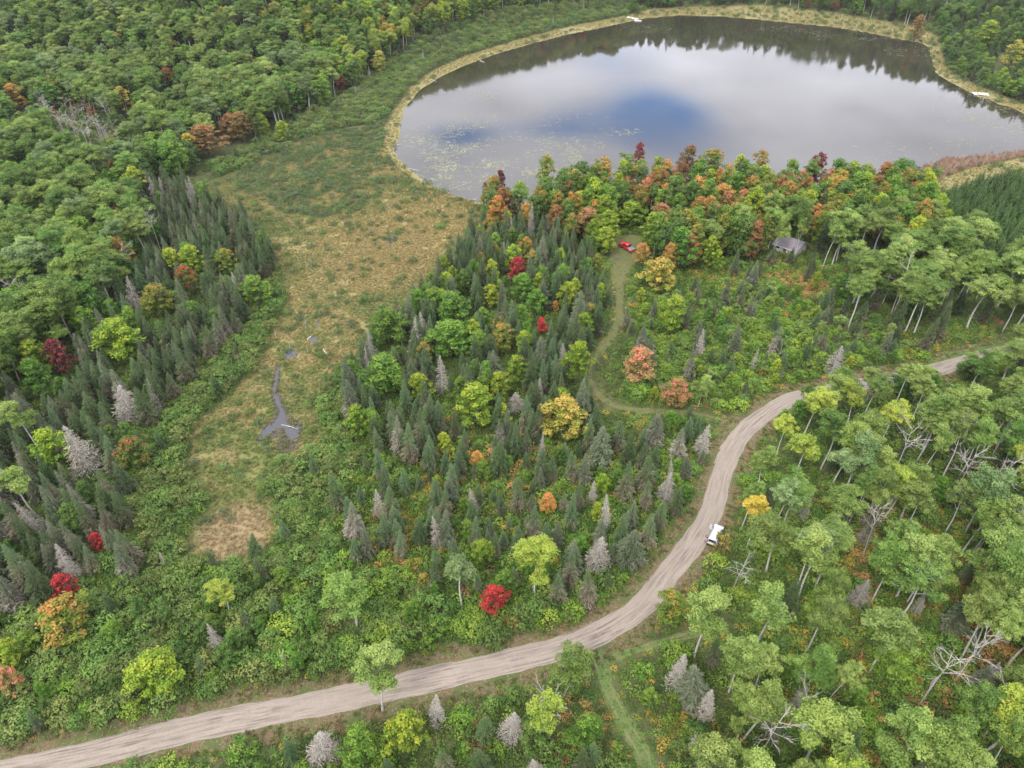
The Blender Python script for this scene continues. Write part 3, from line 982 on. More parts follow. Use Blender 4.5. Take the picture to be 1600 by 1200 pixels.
# ------------------------------------------------------------------ library of shapes: each is (crown mesh per colour, trunk mesh, joined mesh per colour)
SHAPES = {}
BARK = {'spruce': m_darkbark, 'dead_spruce': m_greybark, 'aspen': m_whitebark, 'maple': m_darkbark, 'dead_birch': m_bonebark, 'shrub': m_darkbark, 'willow': m_darkbark, 'pine': m_darkbark}
NOMH = {'spruce': 10., 'dead_spruce': 10., 'aspen': 15., 'maple': 10., 'dead_birch': 12., 'shrub': 2.6, 'willow': 1.5, 'pine': 5.}
NOMR = {'spruce': 1.65, 'dead_spruce': 1.7, 'aspen': 2.9, 'maple': 2.9, 'dead_birch': 2.6, 'shrub': 1.8, 'willow': 1.3, 'pine': 1.15}
builders = {
    'spruce': [lambda: spruce(10, 1.95), lambda: spruce(10, 1.8, age0=.5), lambda: spruce(10, 2.15, age0=.3), lambda: spruce(10, 1.95, full=.85, age0=.6), lambda: spruce(10, 1.9, age0=.2)],
    'dead_spruce': [lambda: spruce(10, 1.7, dead=True), lambda: spruce(10, 1.5, dead=True), lambda: spruce(10, 1.9, dead=True)],
    'aspen': [lambda: aspen(15, 2.7, lo=(.56, .66)), lambda: aspen(15, 2.4, lo=(.56, .66)), lambda: aspen(15, 2.9), lambda: aspen(15, 2.7, bare=.3, lo=(.54, .62)), lambda: aspen(15, 2.8, lo=(.54, .62)), lambda: aspen(15, 3.2, n=50, lo=(.32, .4), limb=.6, fat=1.0), lambda: aspen(15, 3.0, n=46, lo=(.36, .42), limb=.6, fat=1.05), lambda: aspen(15, 3.4, n=54, lo=(.34, .4), limb=.6, fat=.95)],
    'maple': [lambda: maple(10, 2.7), lambda: maple(10, 2.4), lambda: maple(10, 2.9), lambda: maple(10, 2.6), lambda: maple(10, 2.3)],
    'dead_birch': [lambda: dead_birch(12), lambda: dead_birch(12), lambda: dead_birch(12)],
    'shrub': [lambda: shrub(2.6, 1.7), lambda: shrub(2.8, 1.5, 11), lambda: shrub(2.3, 1.9, 15), lambda: shrub(3.0, 1.6, 12)],
    'willow': [lambda: shrub(1.4, 1.2, 9, .2, 110), lambda: shrub(1.2, 1.3, 10, .2, 110), lambda: shrub(1.6, 1.1, 8, .2, 110)],
    'pine': [lambda: spruce(5, 1.15, full=1.5, age0=-.2), lambda: spruce(5, 1.05, full=1.5, age0=-.2)],
}
for k, bl in builders.items():
    SHAPES[k] = []
    for f in bl:
        cr, tr = f()
        SHAPES[k].append((cr.data() if cr.n else None, tr.data(), {}))


def crown_name(k):
    return {'dead_spruce': 'twigs', 'dead_birch': 'branches', 'shrub': 'foliage', 'willow': 'foliage'}.get(k, 'crown')


def trunk_name(k):
    return 'stems' if k in ('shrub', 'willow') else 'trunk'


def shape_mesh(kind, var, colour, what):
    cr, tr, cache = SHAPES[kind][var]
    key = (colour if what != 'trunk' else '', what)
    if key in cache:
        return cache[key]
    lm = m_bonebark if kind == 'dead_birch' else MAT[(kind, colour)]
    if what == 'crown':
        me = mesh_np('crown', cr[0], cr[1], [lm], attrs={'tint': cr[2]})
    elif what == 'trunk':
        me = mesh_np('trunk', tr[0], tr[1], [BARK[kind]], attrs={'tint': tr[2]}, smooth=True)
    else:
        V = np.concatenate([cr[0], tr[0]])
        Qq = np.concatenate([cr[1], tr[1] + len(cr[0])])
        me = mesh_np('tree', V, Qq, [lm, BARK[kind]], midx=np.r_[np.zeros(len(cr[1])), np.ones(len(tr[1]))], attrs={'tint': np.concatenate([cr[2], tr[2]])})
    cache[key] = me
    return me


# ------------------------------------------------------------------ the "past 300" masses: one object each, copies set on points by geometry nodes
SRC = bpy.data.collections.new('sources')        # never linked to the scene


def scatter_object(name, meshes, P_, rot, scl, idx, label):
    n = len(P_)
    me = bpy.data.meshes.new(name)
    me.vertices.add(n)
    me.vertices.foreach_set('co', np.asarray(P_, np.float32).ravel())
    for an, ty, av in (('rot', 'FLOAT_VECTOR', rot), ('scl', 'FLOAT_VECTOR', scl)):
        me.attributes.new(an, ty, 'POINT').data.foreach_set('vector', np.asarray(av, np.float32).ravel())
    me.attributes.new('idx', 'INT', 'POINT').data.foreach_set('value', np.asarray(idx, np.int32))
    o = link(name, me, label=label, kind='stuff')
    ng = bpy.data.node_groups.new(name, 'GeometryNodeTree')
    ng.interface.new_socket('Geometry', in_out='INPUT', socket_type='NodeSocketGeometry')
    ng.interface.new_socket('Geometry', in_out='OUTPUT', socket_type='NodeSocketGeometry')
    N = ng.nodes
    gi, go = N.new('NodeGroupInput'), N.new('NodeGroupOutput')
    join = N.new('GeometryNodeJoinGeometry')
    oinf = []
    for m in meshes:
        so = bpy.data.objects.new('source', m)
        SRC.objects.link(so)
        oi = N.new('GeometryNodeObjectInfo')
        oi.inputs['Object'].default_value = so
        g2i = N.new('GeometryNodeGeometryToInstance')
        ng.links.new(oi.outputs['Geometry'], g2i.inputs[0])
        oinf.append(g2i)
    for g in reversed(oinf):
        ng.links.new(g.outputs[0], join.inputs[0])
    iop = N.new('GeometryNodeInstanceOnPoints')
    ng.links.new(gi.outputs[0], iop.inputs['Points'])
    ng.links.new(join.outputs[0], iop.inputs['Instance'])
    iop.inputs['Pick Instance'].default_value = True
    for an, ty, sk in (('idx', 'INT', 'Instance Index'), ('rot', 'FLOAT_VECTOR', 'Rotation'), ('scl', 'FLOAT_VECTOR', 'Scale')):
        na = N.new('GeometryNodeInputNamedAttribute')
        na.data_type = ty
        na.inputs[0].default_value = an
        ng.links.new(na.outputs[0], iop.inputs[sk])
    ng.links.new(iop.outputs[0], go.inputs[0])
    md = o.modifiers.new('scatter', 'NODES')
    md.node_group = ng
    return o


# ------------------------------------------------------------------ regions of growth
REG = [
    dict(name='plantation', ph='in the dense young pine stand beside the lake end',
         px=[(1455, 318), (1500, 300), (1560, 286), (1600, 280), (1720, 262), (1800, 480), (1620, 455), (1560, 440), (1505, 400), (1460, 350)],
         sp=2.5, mix=[('pine', 'green', 1, 4.2, 6.8)]),
    dict(name='point', ph='on the wooded point between lake and cabin',
         px=[(744, 338), (780, 336), (850, 326), (900, 311), (980, 302), (1050, 302), (1150, 310), (1250, 312), (1340, 310), (1400, 305), (1452, 310), (1456, 350), (1470, 385), (1420, 425),
             (1340, 415), (1290, 398), (1200, 425), (1130, 405), (1100, 425), (1040, 440), (1012, 400), (1004, 366), (952, 366), (945, 400), (915, 400), (880, 380), (830, 365), (770, 370)],
         sp=4.3, force=True, mix=[('maple', 'green', 4.5, 10.5, 15), ('maple', 'lime', 3.4, 10, 14), ('maple', 'turning', 4.2, 10, 14.5), ('maple', 'orange', 1.8, 9, 12.5), ('maple', 'rust', 1.2, 10, 13.5),
                      ('maple', 'pink', 1.1, 9, 12.5), ('aspen', 'mid', 2.6, 11, 14.5), ('spruce', 'dark', 1.8, 9, 14.5), ('maple', 'deep', 2.2, 10, 14.5), ('aspen', 'pale', 1.5, 12, 15)]),
    dict(name='aspengrove', ph='in the aspen grove behind the cabin',
         px=[(1290, 398), (1340, 415), (1420, 425), (1470, 390), (1505, 400), (1560, 440), (1620, 455), (1800, 480), (1800, 520), (1640, 520), (1540, 532), (1440, 560), (1400, 540), (1350, 500), (1290, 470)],
         sp=4.6, big=1.2, mix=[('aspen', 'pale', 5, 13, 16.5), ('aspen', 'mid', 4.5, 13, 16.5), ('spruce', 'dark', 1.8, 8, 12), ('shrub', 'green', 2.2, 2.5, 3.6), ('dead_birch', 'bone', .15, 11, 14), ('maple', 'green', 1.0, 6, 9), ('maple', 'rust', .35, 6, 8)]),
    dict(name='cabinyard', ph='on the brushy slope by the cabin',
         px=[(1040, 440), (1100, 425), (1130, 405), (1200, 425), (1290, 398), (1290, 470), (1265, 480), (1200, 440), (1100, 470), (1040, 470)],
         sp=5.0, mix=[('spruce', 'bluegreen', 3, 5, 9), ('shrub', 'bright', 4, 1.8, 2.8), ('shrub', 'green', 4, 1.8, 2.8), ('aspen', 'pale', .8, 12, 15), ('maple', 'lime', .5, 6, 8)]),
    dict(name='regen', ph='in the regrowing clearing below the cabin',
         px=[(985, 445), (1012, 420), (1040, 440), (1100, 425), (1290, 470), (1350, 500), (1400, 540), (1440, 560), (1420, 572), (1350, 578), (1290, 588), (1235, 610), (1190, 630), (1150, 656), (1080, 640), (1000, 636), (975, 600), (970, 520), (985, 490)],
         sp=2.4, mix=[('maple', 'lime', .5, 3, 5), ('maple', 'green', 1.2, 3, 5.5), ('aspen', 'pale', .9, 4, 7), ('shrub', 'bright', 6, 1.7, 3.3), ('shrub', 'green', 5, 1.8, 3.5), ('shrub', 'yellow', .8, 1.2, 2.2), ('spruce', 'bluegreen', 1.6, 2.5, 8), ('spruce', 'dark', 1.0, 3.5, 9), ('spruce', 'greying', .4, 6, 9.5), ('dead_spruce', 'grey', .1, 6, 9)]),
    dict(name='stand', ph='in the spruce stand beside the bog',
         px=[(744, 330), (770, 370), (830, 365), (880, 380), (915, 400), (945, 400), (950, 440), (960, 490), (950, 515), (925, 545), (912, 580), (918, 620), (905, 690), (800, 690), (700, 700), (640, 725), (590, 715), (555, 690), (545, 640),
             (555, 600), (590, 545), (640, 500), (690, 440), (725, 400), (745, 370)],
         sp=3.0, mix=[('spruce', 'bluegreen', 5, 6.5, 11), ('spruce', 'dark', 6, 6.5, 11.5), ('spruce', 'greying', 1.6, 8, 12), ('dead_spruce', 'grey', .5, 7, 11), ('maple', 'green', 2.0, 7, 9.5), ('maple', 'lime', .8, 7, 9), ('maple', 'turning', .5, 6, 9), ('shrub', 'green', 1.0, 2, 3)]),
    dict(name='bogthicket', ph='in the alder thicket along the bog edge',
         px=[(560, 580), (555, 640), (555, 690), (590, 715), (560, 740), (530, 790), (525, 850), (545, 905), (470, 900), (420, 868), (450, 830), (436, 836), (434, 796), (414, 768), (430, 736), (466, 718), (496, 704), (504, 680), (498, 640), (508, 598), (540, 566)],
         sp=2.3, mix=[('shrub', 'green', 6, 2.2, 3.6), ('shrub', 'olive', 4, 2.0, 3.4), ('spruce', 'bluegreen', .15, 5, 8)]),
    dict(name='midscrub', ph='in the mixed young growth above the road bend',
         px=[(912, 580), (930, 620), (1000, 650), (1090, 652), (1150, 668), (1118, 700), (1100, 745), (1080, 800), (1045, 850), (1005, 905), (955, 940), (900, 955), (860, 955), (780, 960), (700, 935), (620, 905), (560, 890), (530, 850), (530, 790),
             (560, 740), (590, 715), (640, 725), (700, 700), (800, 690), (905, 690), (918, 620)],
         sp=3.1, mix=[('spruce', 'bluegreen', 6.5, 2.5, 9.5), ('spruce', 'dark', 3.2, 3.5, 10), ('spruce', 'greying', 1.0, 6, 10), ('dead_spruce', 'grey', .25, 6, 9), ('shrub', 'bright', 2.6, 1.4, 2.4), ('shrub', 'green', 3.5, 1.4, 2.6), ('shrub', 'yellow', .9, 1.2, 2.), ('maple', 'lime', .5, 3.5, 6.5), ('maple', 'green', 1.0, 3.5, 6.5), ('maple', 'orange', .08, 3, 5)]),
    dict(name='roadfringe', ph='in the leafy fringe along the gravel road',
         px=[(530, 850), (560, 890), (620, 905), (700, 935), (780, 960), (860, 955), (900, 955), (955, 940), (1005, 905), (1010, 920), (960, 960), (900, 985), (780, 1018), (640, 1045), (540, 1070), (470, 1080), (430, 1000), (470, 900), (545, 905)],
         sp=2.7, mix=[('shrub', 'green', 5, 2.4, 4.2), ('shrub', 'bright', 4, 2.2, 3.8), ('shrub', 'olive', 1, 2.2, 3.2), ('maple', 'green', .6, 4, 6.0), ('spruce', 'bluegreen', .6, 4, 7), ('shrub', 'yellow', .4, 1.5, 2.6)]),
    dict(name='alderflat', ph='in the alder thicket between bog and road',
         px=[(470, 900), (430, 1000), (470, 1080), (324, 1110), (135, 1152), (-60, 1205), (-300, 1260), (-400, 1100), (-120, 1000), (60, 960), (180, 925), (240, 890), (300, 882), (350, 885), (420, 868)],
         sp=2.55, mix=[('shrub', 'green', 5, 2.4, 4.0), ('shrub', 'olive', 5, 2.2, 3.8), ('maple', 'deep', .9, 3.5, 6.5), ('maple', 'green', .7, 3.5, 5.5), ('spruce', 'dark', .45, 4, 8.5), ('dead_spruce', 'grey', .12, 4, 7), ('spruce', 'bluegreen', .3, 3, 7), ('shrub', 'bright', .8, 2, 3)]),
    dict(name='bogbelt', ph='in the alder belt below the left-hand spruces',
         px=[(450, 440), (446, 470), (440, 500), (420, 545), (404, 575), (374, 605), (340, 632), (312, 658), (294, 692), (292, 730), (308, 764), (332, 788), (304, 812), (294, 846), (300, 882), (240, 890), (205, 850), (215, 780), (235, 720), (260, 650), (310, 600), (345, 560), (385, 510), (410, 460), (425, 430)],
         sp=2.5, mix=[('shrub', 'green', 6, 2.3, 3.8), ('shrub', 'olive', 5, 2.2, 3.6), ('spruce', 'dark', .25, 5, 8)]),
    dict(name='leftbelt', ph='in the dark spruce belt west of the bog',
         px=[(225, 300), (300, 302), (345, 332), (388, 352), (430, 402), (425, 430), (410, 460), (385, 510), (345, 560), (310, 600), (260, 650), (235, 720), (215, 780), (205, 850), (240, 890), (180, 925), (60, 960), (-120, 1000), (-400, 1100), (-500, 900), (-150, 700),
             (20, 640), (110, 580), (160, 520), (215, 470), (240, 400), (215, 340)],
         sp=3.2, mix=[('spruce', 'dark', 8, 6.5, 11.5), ('spruce', 'bluegreen', 3.5, 6.5, 11), ('spruce', 'greying', 3.0, 7, 11), ('dead_spruce', 'grey', .35, 8, 11), ('maple', 'green', .5, 7, 10), ('maple', 'deep', .6, 6, 9), ('shrub', 'green', 1.6, 2.2, 3.4), ('maple', 'lime', .15, 7, 9)]),
    dict(name='bogbrush', ph='on the open bog meadow', px=[(345, 280), (420, 247), (480, 217), (540, 202), (597, 197), (600, 240), (622, 268), (660, 298), (690, 308), (670, 318), (600, 300), (560, 330), (500, 345), (440, 330), (400, 310)],
         sp=2.2, mix=[('willow', 'grey', 6, 1.1, 2.2), ('willow', 'green', 4, 1.1, 2.0)], prob=.66, meadow=True),
    dict(name='meadowrest', ph='on the open bog meadow', px=MEADOW,
         sp=2.6, mix=[('willow', 'grey', 4, .8, 1.9), ('willow', 'green', 6, .8, 1.8), ('shrub', 'green', 1.0, 1.4, 2.4)], prob=.30, meadow=True),
    dict(name='willowbelt', ph='in the brush belt between lake and hardwoods',
         px=[(345, 280), (330, 262), (400, 228), (470, 185), (530, 160), (575, 128), (610, 103), (650, 85), (700, 66), (750, 50), (800, 40), (850, 32), (900, 24), (960, 12), (985, 14), (985, 28), (930, 40), (880, 50), (830, 62), (785, 78), (730, 96), (684, 118), (645, 146), (620, 178), (606, 205), (540, 206), (480, 217), (420, 247)],
         sp=2.9, mix=[('shrub', 'olive', 6, 2.6, 4.8), ('shrub', 'green', 4, 2.6, 4.6), ('willow', 'grey', 4, 2.2, 3.4), ('willow', 'green', 2, 2, 3), ('dead_spruce', 'grey', .12, 4, 7), ('spruce', 'dark', .2, 5, 8)]),
    dict(name='shorebrush', ph='on the golden sedge around the lake', px=SEDGE_OUT,
         sp=5.0, mix=[('willow', 'grey', 4, 1.2, 2.4), ('willow', 'green', 5, 1.2, 2.6), ('shrub', 'olive', 1.5, 1.6, 2.8)], prob=.55, meadow=True),
    dict(name='greygap', ph='in the leafless grey gap of the upper left forest', px=[(50, 195), (105, 168), (180, 205), (222, 262), (190, 292), (100, 250)],
         sp=4.2, mix=[('dead_birch', 'bone', 2.6, 8, 11), ('shrub', 'olive', 6, 2.5, 4.5), ('maple', 'deep', 1.5, 5, 8), ('maple', 'rust', 1.0, 5, 7), ('dead_spruce', 'grey', 1, 7, 10)]),
    dict(name='limebank', ph='in the yellowing woods above the lake shore',
         px=[(480, 110), (520, 60), (600, -10), (700, -70), (985, -70), (985, 18), (960, 21), (900, 33), (850, 43), (800, 53), (750, 66), (700, 85), (650, 106), (612, 126), (578, 150), (545, 172)],
         sp=4.8, big=1.27, mix=[('maple', 'lime', 3.5, 10, 13), ('aspen', 'lime', 3, 12, 15), ('maple', 'green', 4, 10, 13), ('aspen', 'mid', 4, 12, 15), ('maple', 'deep', 2, 9, 12), ('aspen', 'yellow', .9, 10, 13), ('maple', 'red', .12, 9, 11), ('maple', 'rust', .3, 9, 11), ('spruce', 'dark', 1, 9, 13), ('dead_birch', 'bone', .15, 10, 12)]),
    dict(name='hardwood', ph='in the broadleaf forest beyond the spruce belt',
         px=[(330, 262), (225, 300), (215, 340), (240, 400), (215, 470), (160, 520), (110, 580), (20, 640), (-150, 700), (-500, 900), (-900, 500), (-900, -70), (600, -70), (985, -70), (985, 18), (960, 21), (900, 33), (850, 43), (800, 53), (750, 66), (700, 85), (650, 106), (612, 126), (578, 150), (535, 178), (475, 203), (400, 236)],
         sp=5.6, big=1.28, mix=[('aspen', 'mid', 9, 13, 17), ('maple', 'green', 5, 10, 13.5), ('aspen', 'pale', 3.5, 13, 17), ('maple', 'deep', 3, 9, 13), ('aspen', 'grey', 2.0, 13, 16), ('maple', 'lime', .8, 9, 12), ('maple', 'turning', .4, 9, 12), ('maple', 'rust', .3, 8, 11), ('spruce', 'dark', .8, 11, 14), ('aspen', 'yellow', .20, 11, 13), ('dead_birch', 'bone', .08, 11, 13)]),
    dict(name='northshore', ph='in the forest along the far lake shore',
         px=[(985, -70), (1480, -70), (1480, 60), (1440, 56), (1400, 48), (1350, 40), (1300, 32), (1240, 28), (1180, 22), (1120, 18), (1060, 18), (1010, 20), (985, 24)],
         sp=4.0, big=1.2, mix=[('maple', 'deep', 4, 8, 12), ('maple', 'green', 4, 8, 12), ('spruce', 'dark', 3, 10, 14), ('aspen', 'mid', 2, 11, 14), ('shrub', 'green', 7, 3, 4.6), ('shrub', 'olive', 4, 2.6, 4), ('maple', 'rust', .5, 7, 9), ('dead_spruce', 'grey', .35, 9, 13)]),
    dict(name='eastshore', ph='on the wooded bank by the white dock',
         px=[(1480, -70), (2100, -70), (2300, 150), (1900, 225), (1770, 222), (1660, 190), (1600, 171), (1560, 154), (1530, 142), (1503, 129), (1478, 114), (1470, 94), (1462, 66), (1480, 50)],
         sp=3.6, big=1.15, mix=[('maple', 'green', 3, 6, 9), ('maple', 'deep', 4, 6, 10), ('shrub', 'green', 7, 3, 4.4), ('spruce', 'dark', 3, 7, 12), ('maple', 'lime', .5, 6, 8), ('aspen', 'mid', 1.2, 9, 12), ('spruce', 'bluegreen', 1.2, 7, 11)]),
    dict(name='roadscreen', ph='screening the far stretch of the gravel road',
         px=[(1225, 652), (1255, 626), (1300, 606), (1360, 597), (1420, 592), (1468, 586), (1480, 606), (1440, 632), (1350, 645), (1290, 664), (1240, 692)],
         sp=3.0, force=True, mix=[('maple', 'green', 3.5, 5.5, 8), ('aspen', 'pale', 2, 9, 12), ('shrub', 'bright', 3, 2.6, 4), ('aspen', 'mid', 1.5, 8, 11), ('spruce', 'dark', 1.5, 6, 9), ('maple', 'lime', .6, 5, 7)]),
    dict(name='southeast', ph='in the open aspen woods below the road bend',
         px=[(1235, 640), (1290, 608), (1350, 598), (1420, 592), (1490, 582), (1560, 566), (1700, 545), (2000, 600), (2300, 1500), (1080, 1500), (1030, 1240), (1000, 1160), (975, 1100), (950, 1045), (945, 1025), (990, 1003), (1025, 968), (1040, 940), (1080, 900), (1120, 840), (1140, 790), (1155, 745), (1170, 710), (1200, 675)],
         sp=3.2, big=1.01, mix=[('aspen', 'pale', 7.5, 12, 15.5), ('aspen', 'lime', 1.0, 12, 16), ('aspen', 'mid', 2.6, 13, 16), ('aspen', 'grey', 1.4, 13, 16), ('spruce', 'dark', 2.2, 6, 10), ('spruce', 'greying', 1.5, 6, 10), ('dead_spruce', 'grey', .8, 6, 9), ('dead_birch', 'bone', .25, 10, 13), ('shrub', 'green', 6, 2, 3.6), ('shrub', 'bright', 6, 1.8, 3.2), ('shrub', 'yellow', 1.2, 1.6, 2.4), ('maple', 'green', .9, 4, 6.5)]),
    dict(name='southstrip', ph='in the roadside woods south of the gravel road',
         px=[(928, 1035), (880, 1042), (780, 1068), (640, 1104), (540, 1124), (440, 1143), (324, 1168), (150, 1215), (0, 1260), (-200, 1400), (0, 1600), (1080, 1500), (1020, 1260), (980, 1160), (950, 1100)],
         sp=3.4, mix=[('shrub', 'green', 5, 2.2, 3.6), ('shrub', 'bright', 3.5, 2.0, 3.4), ('spruce', 'dark', 1.8, 5, 9), ('spruce', 'greying', .8, 6, 9), ('dead_spruce', 'grey', .5, 6, 8), ('maple', 'green', 1.2, 4, 7), ('shrub', 'yellow', .8, 1.8, 2.6), ('aspen', 'grey', .4, 10, 12)]),
]
for r_ in REG:
    r_['g'] = poly(r_['px'])

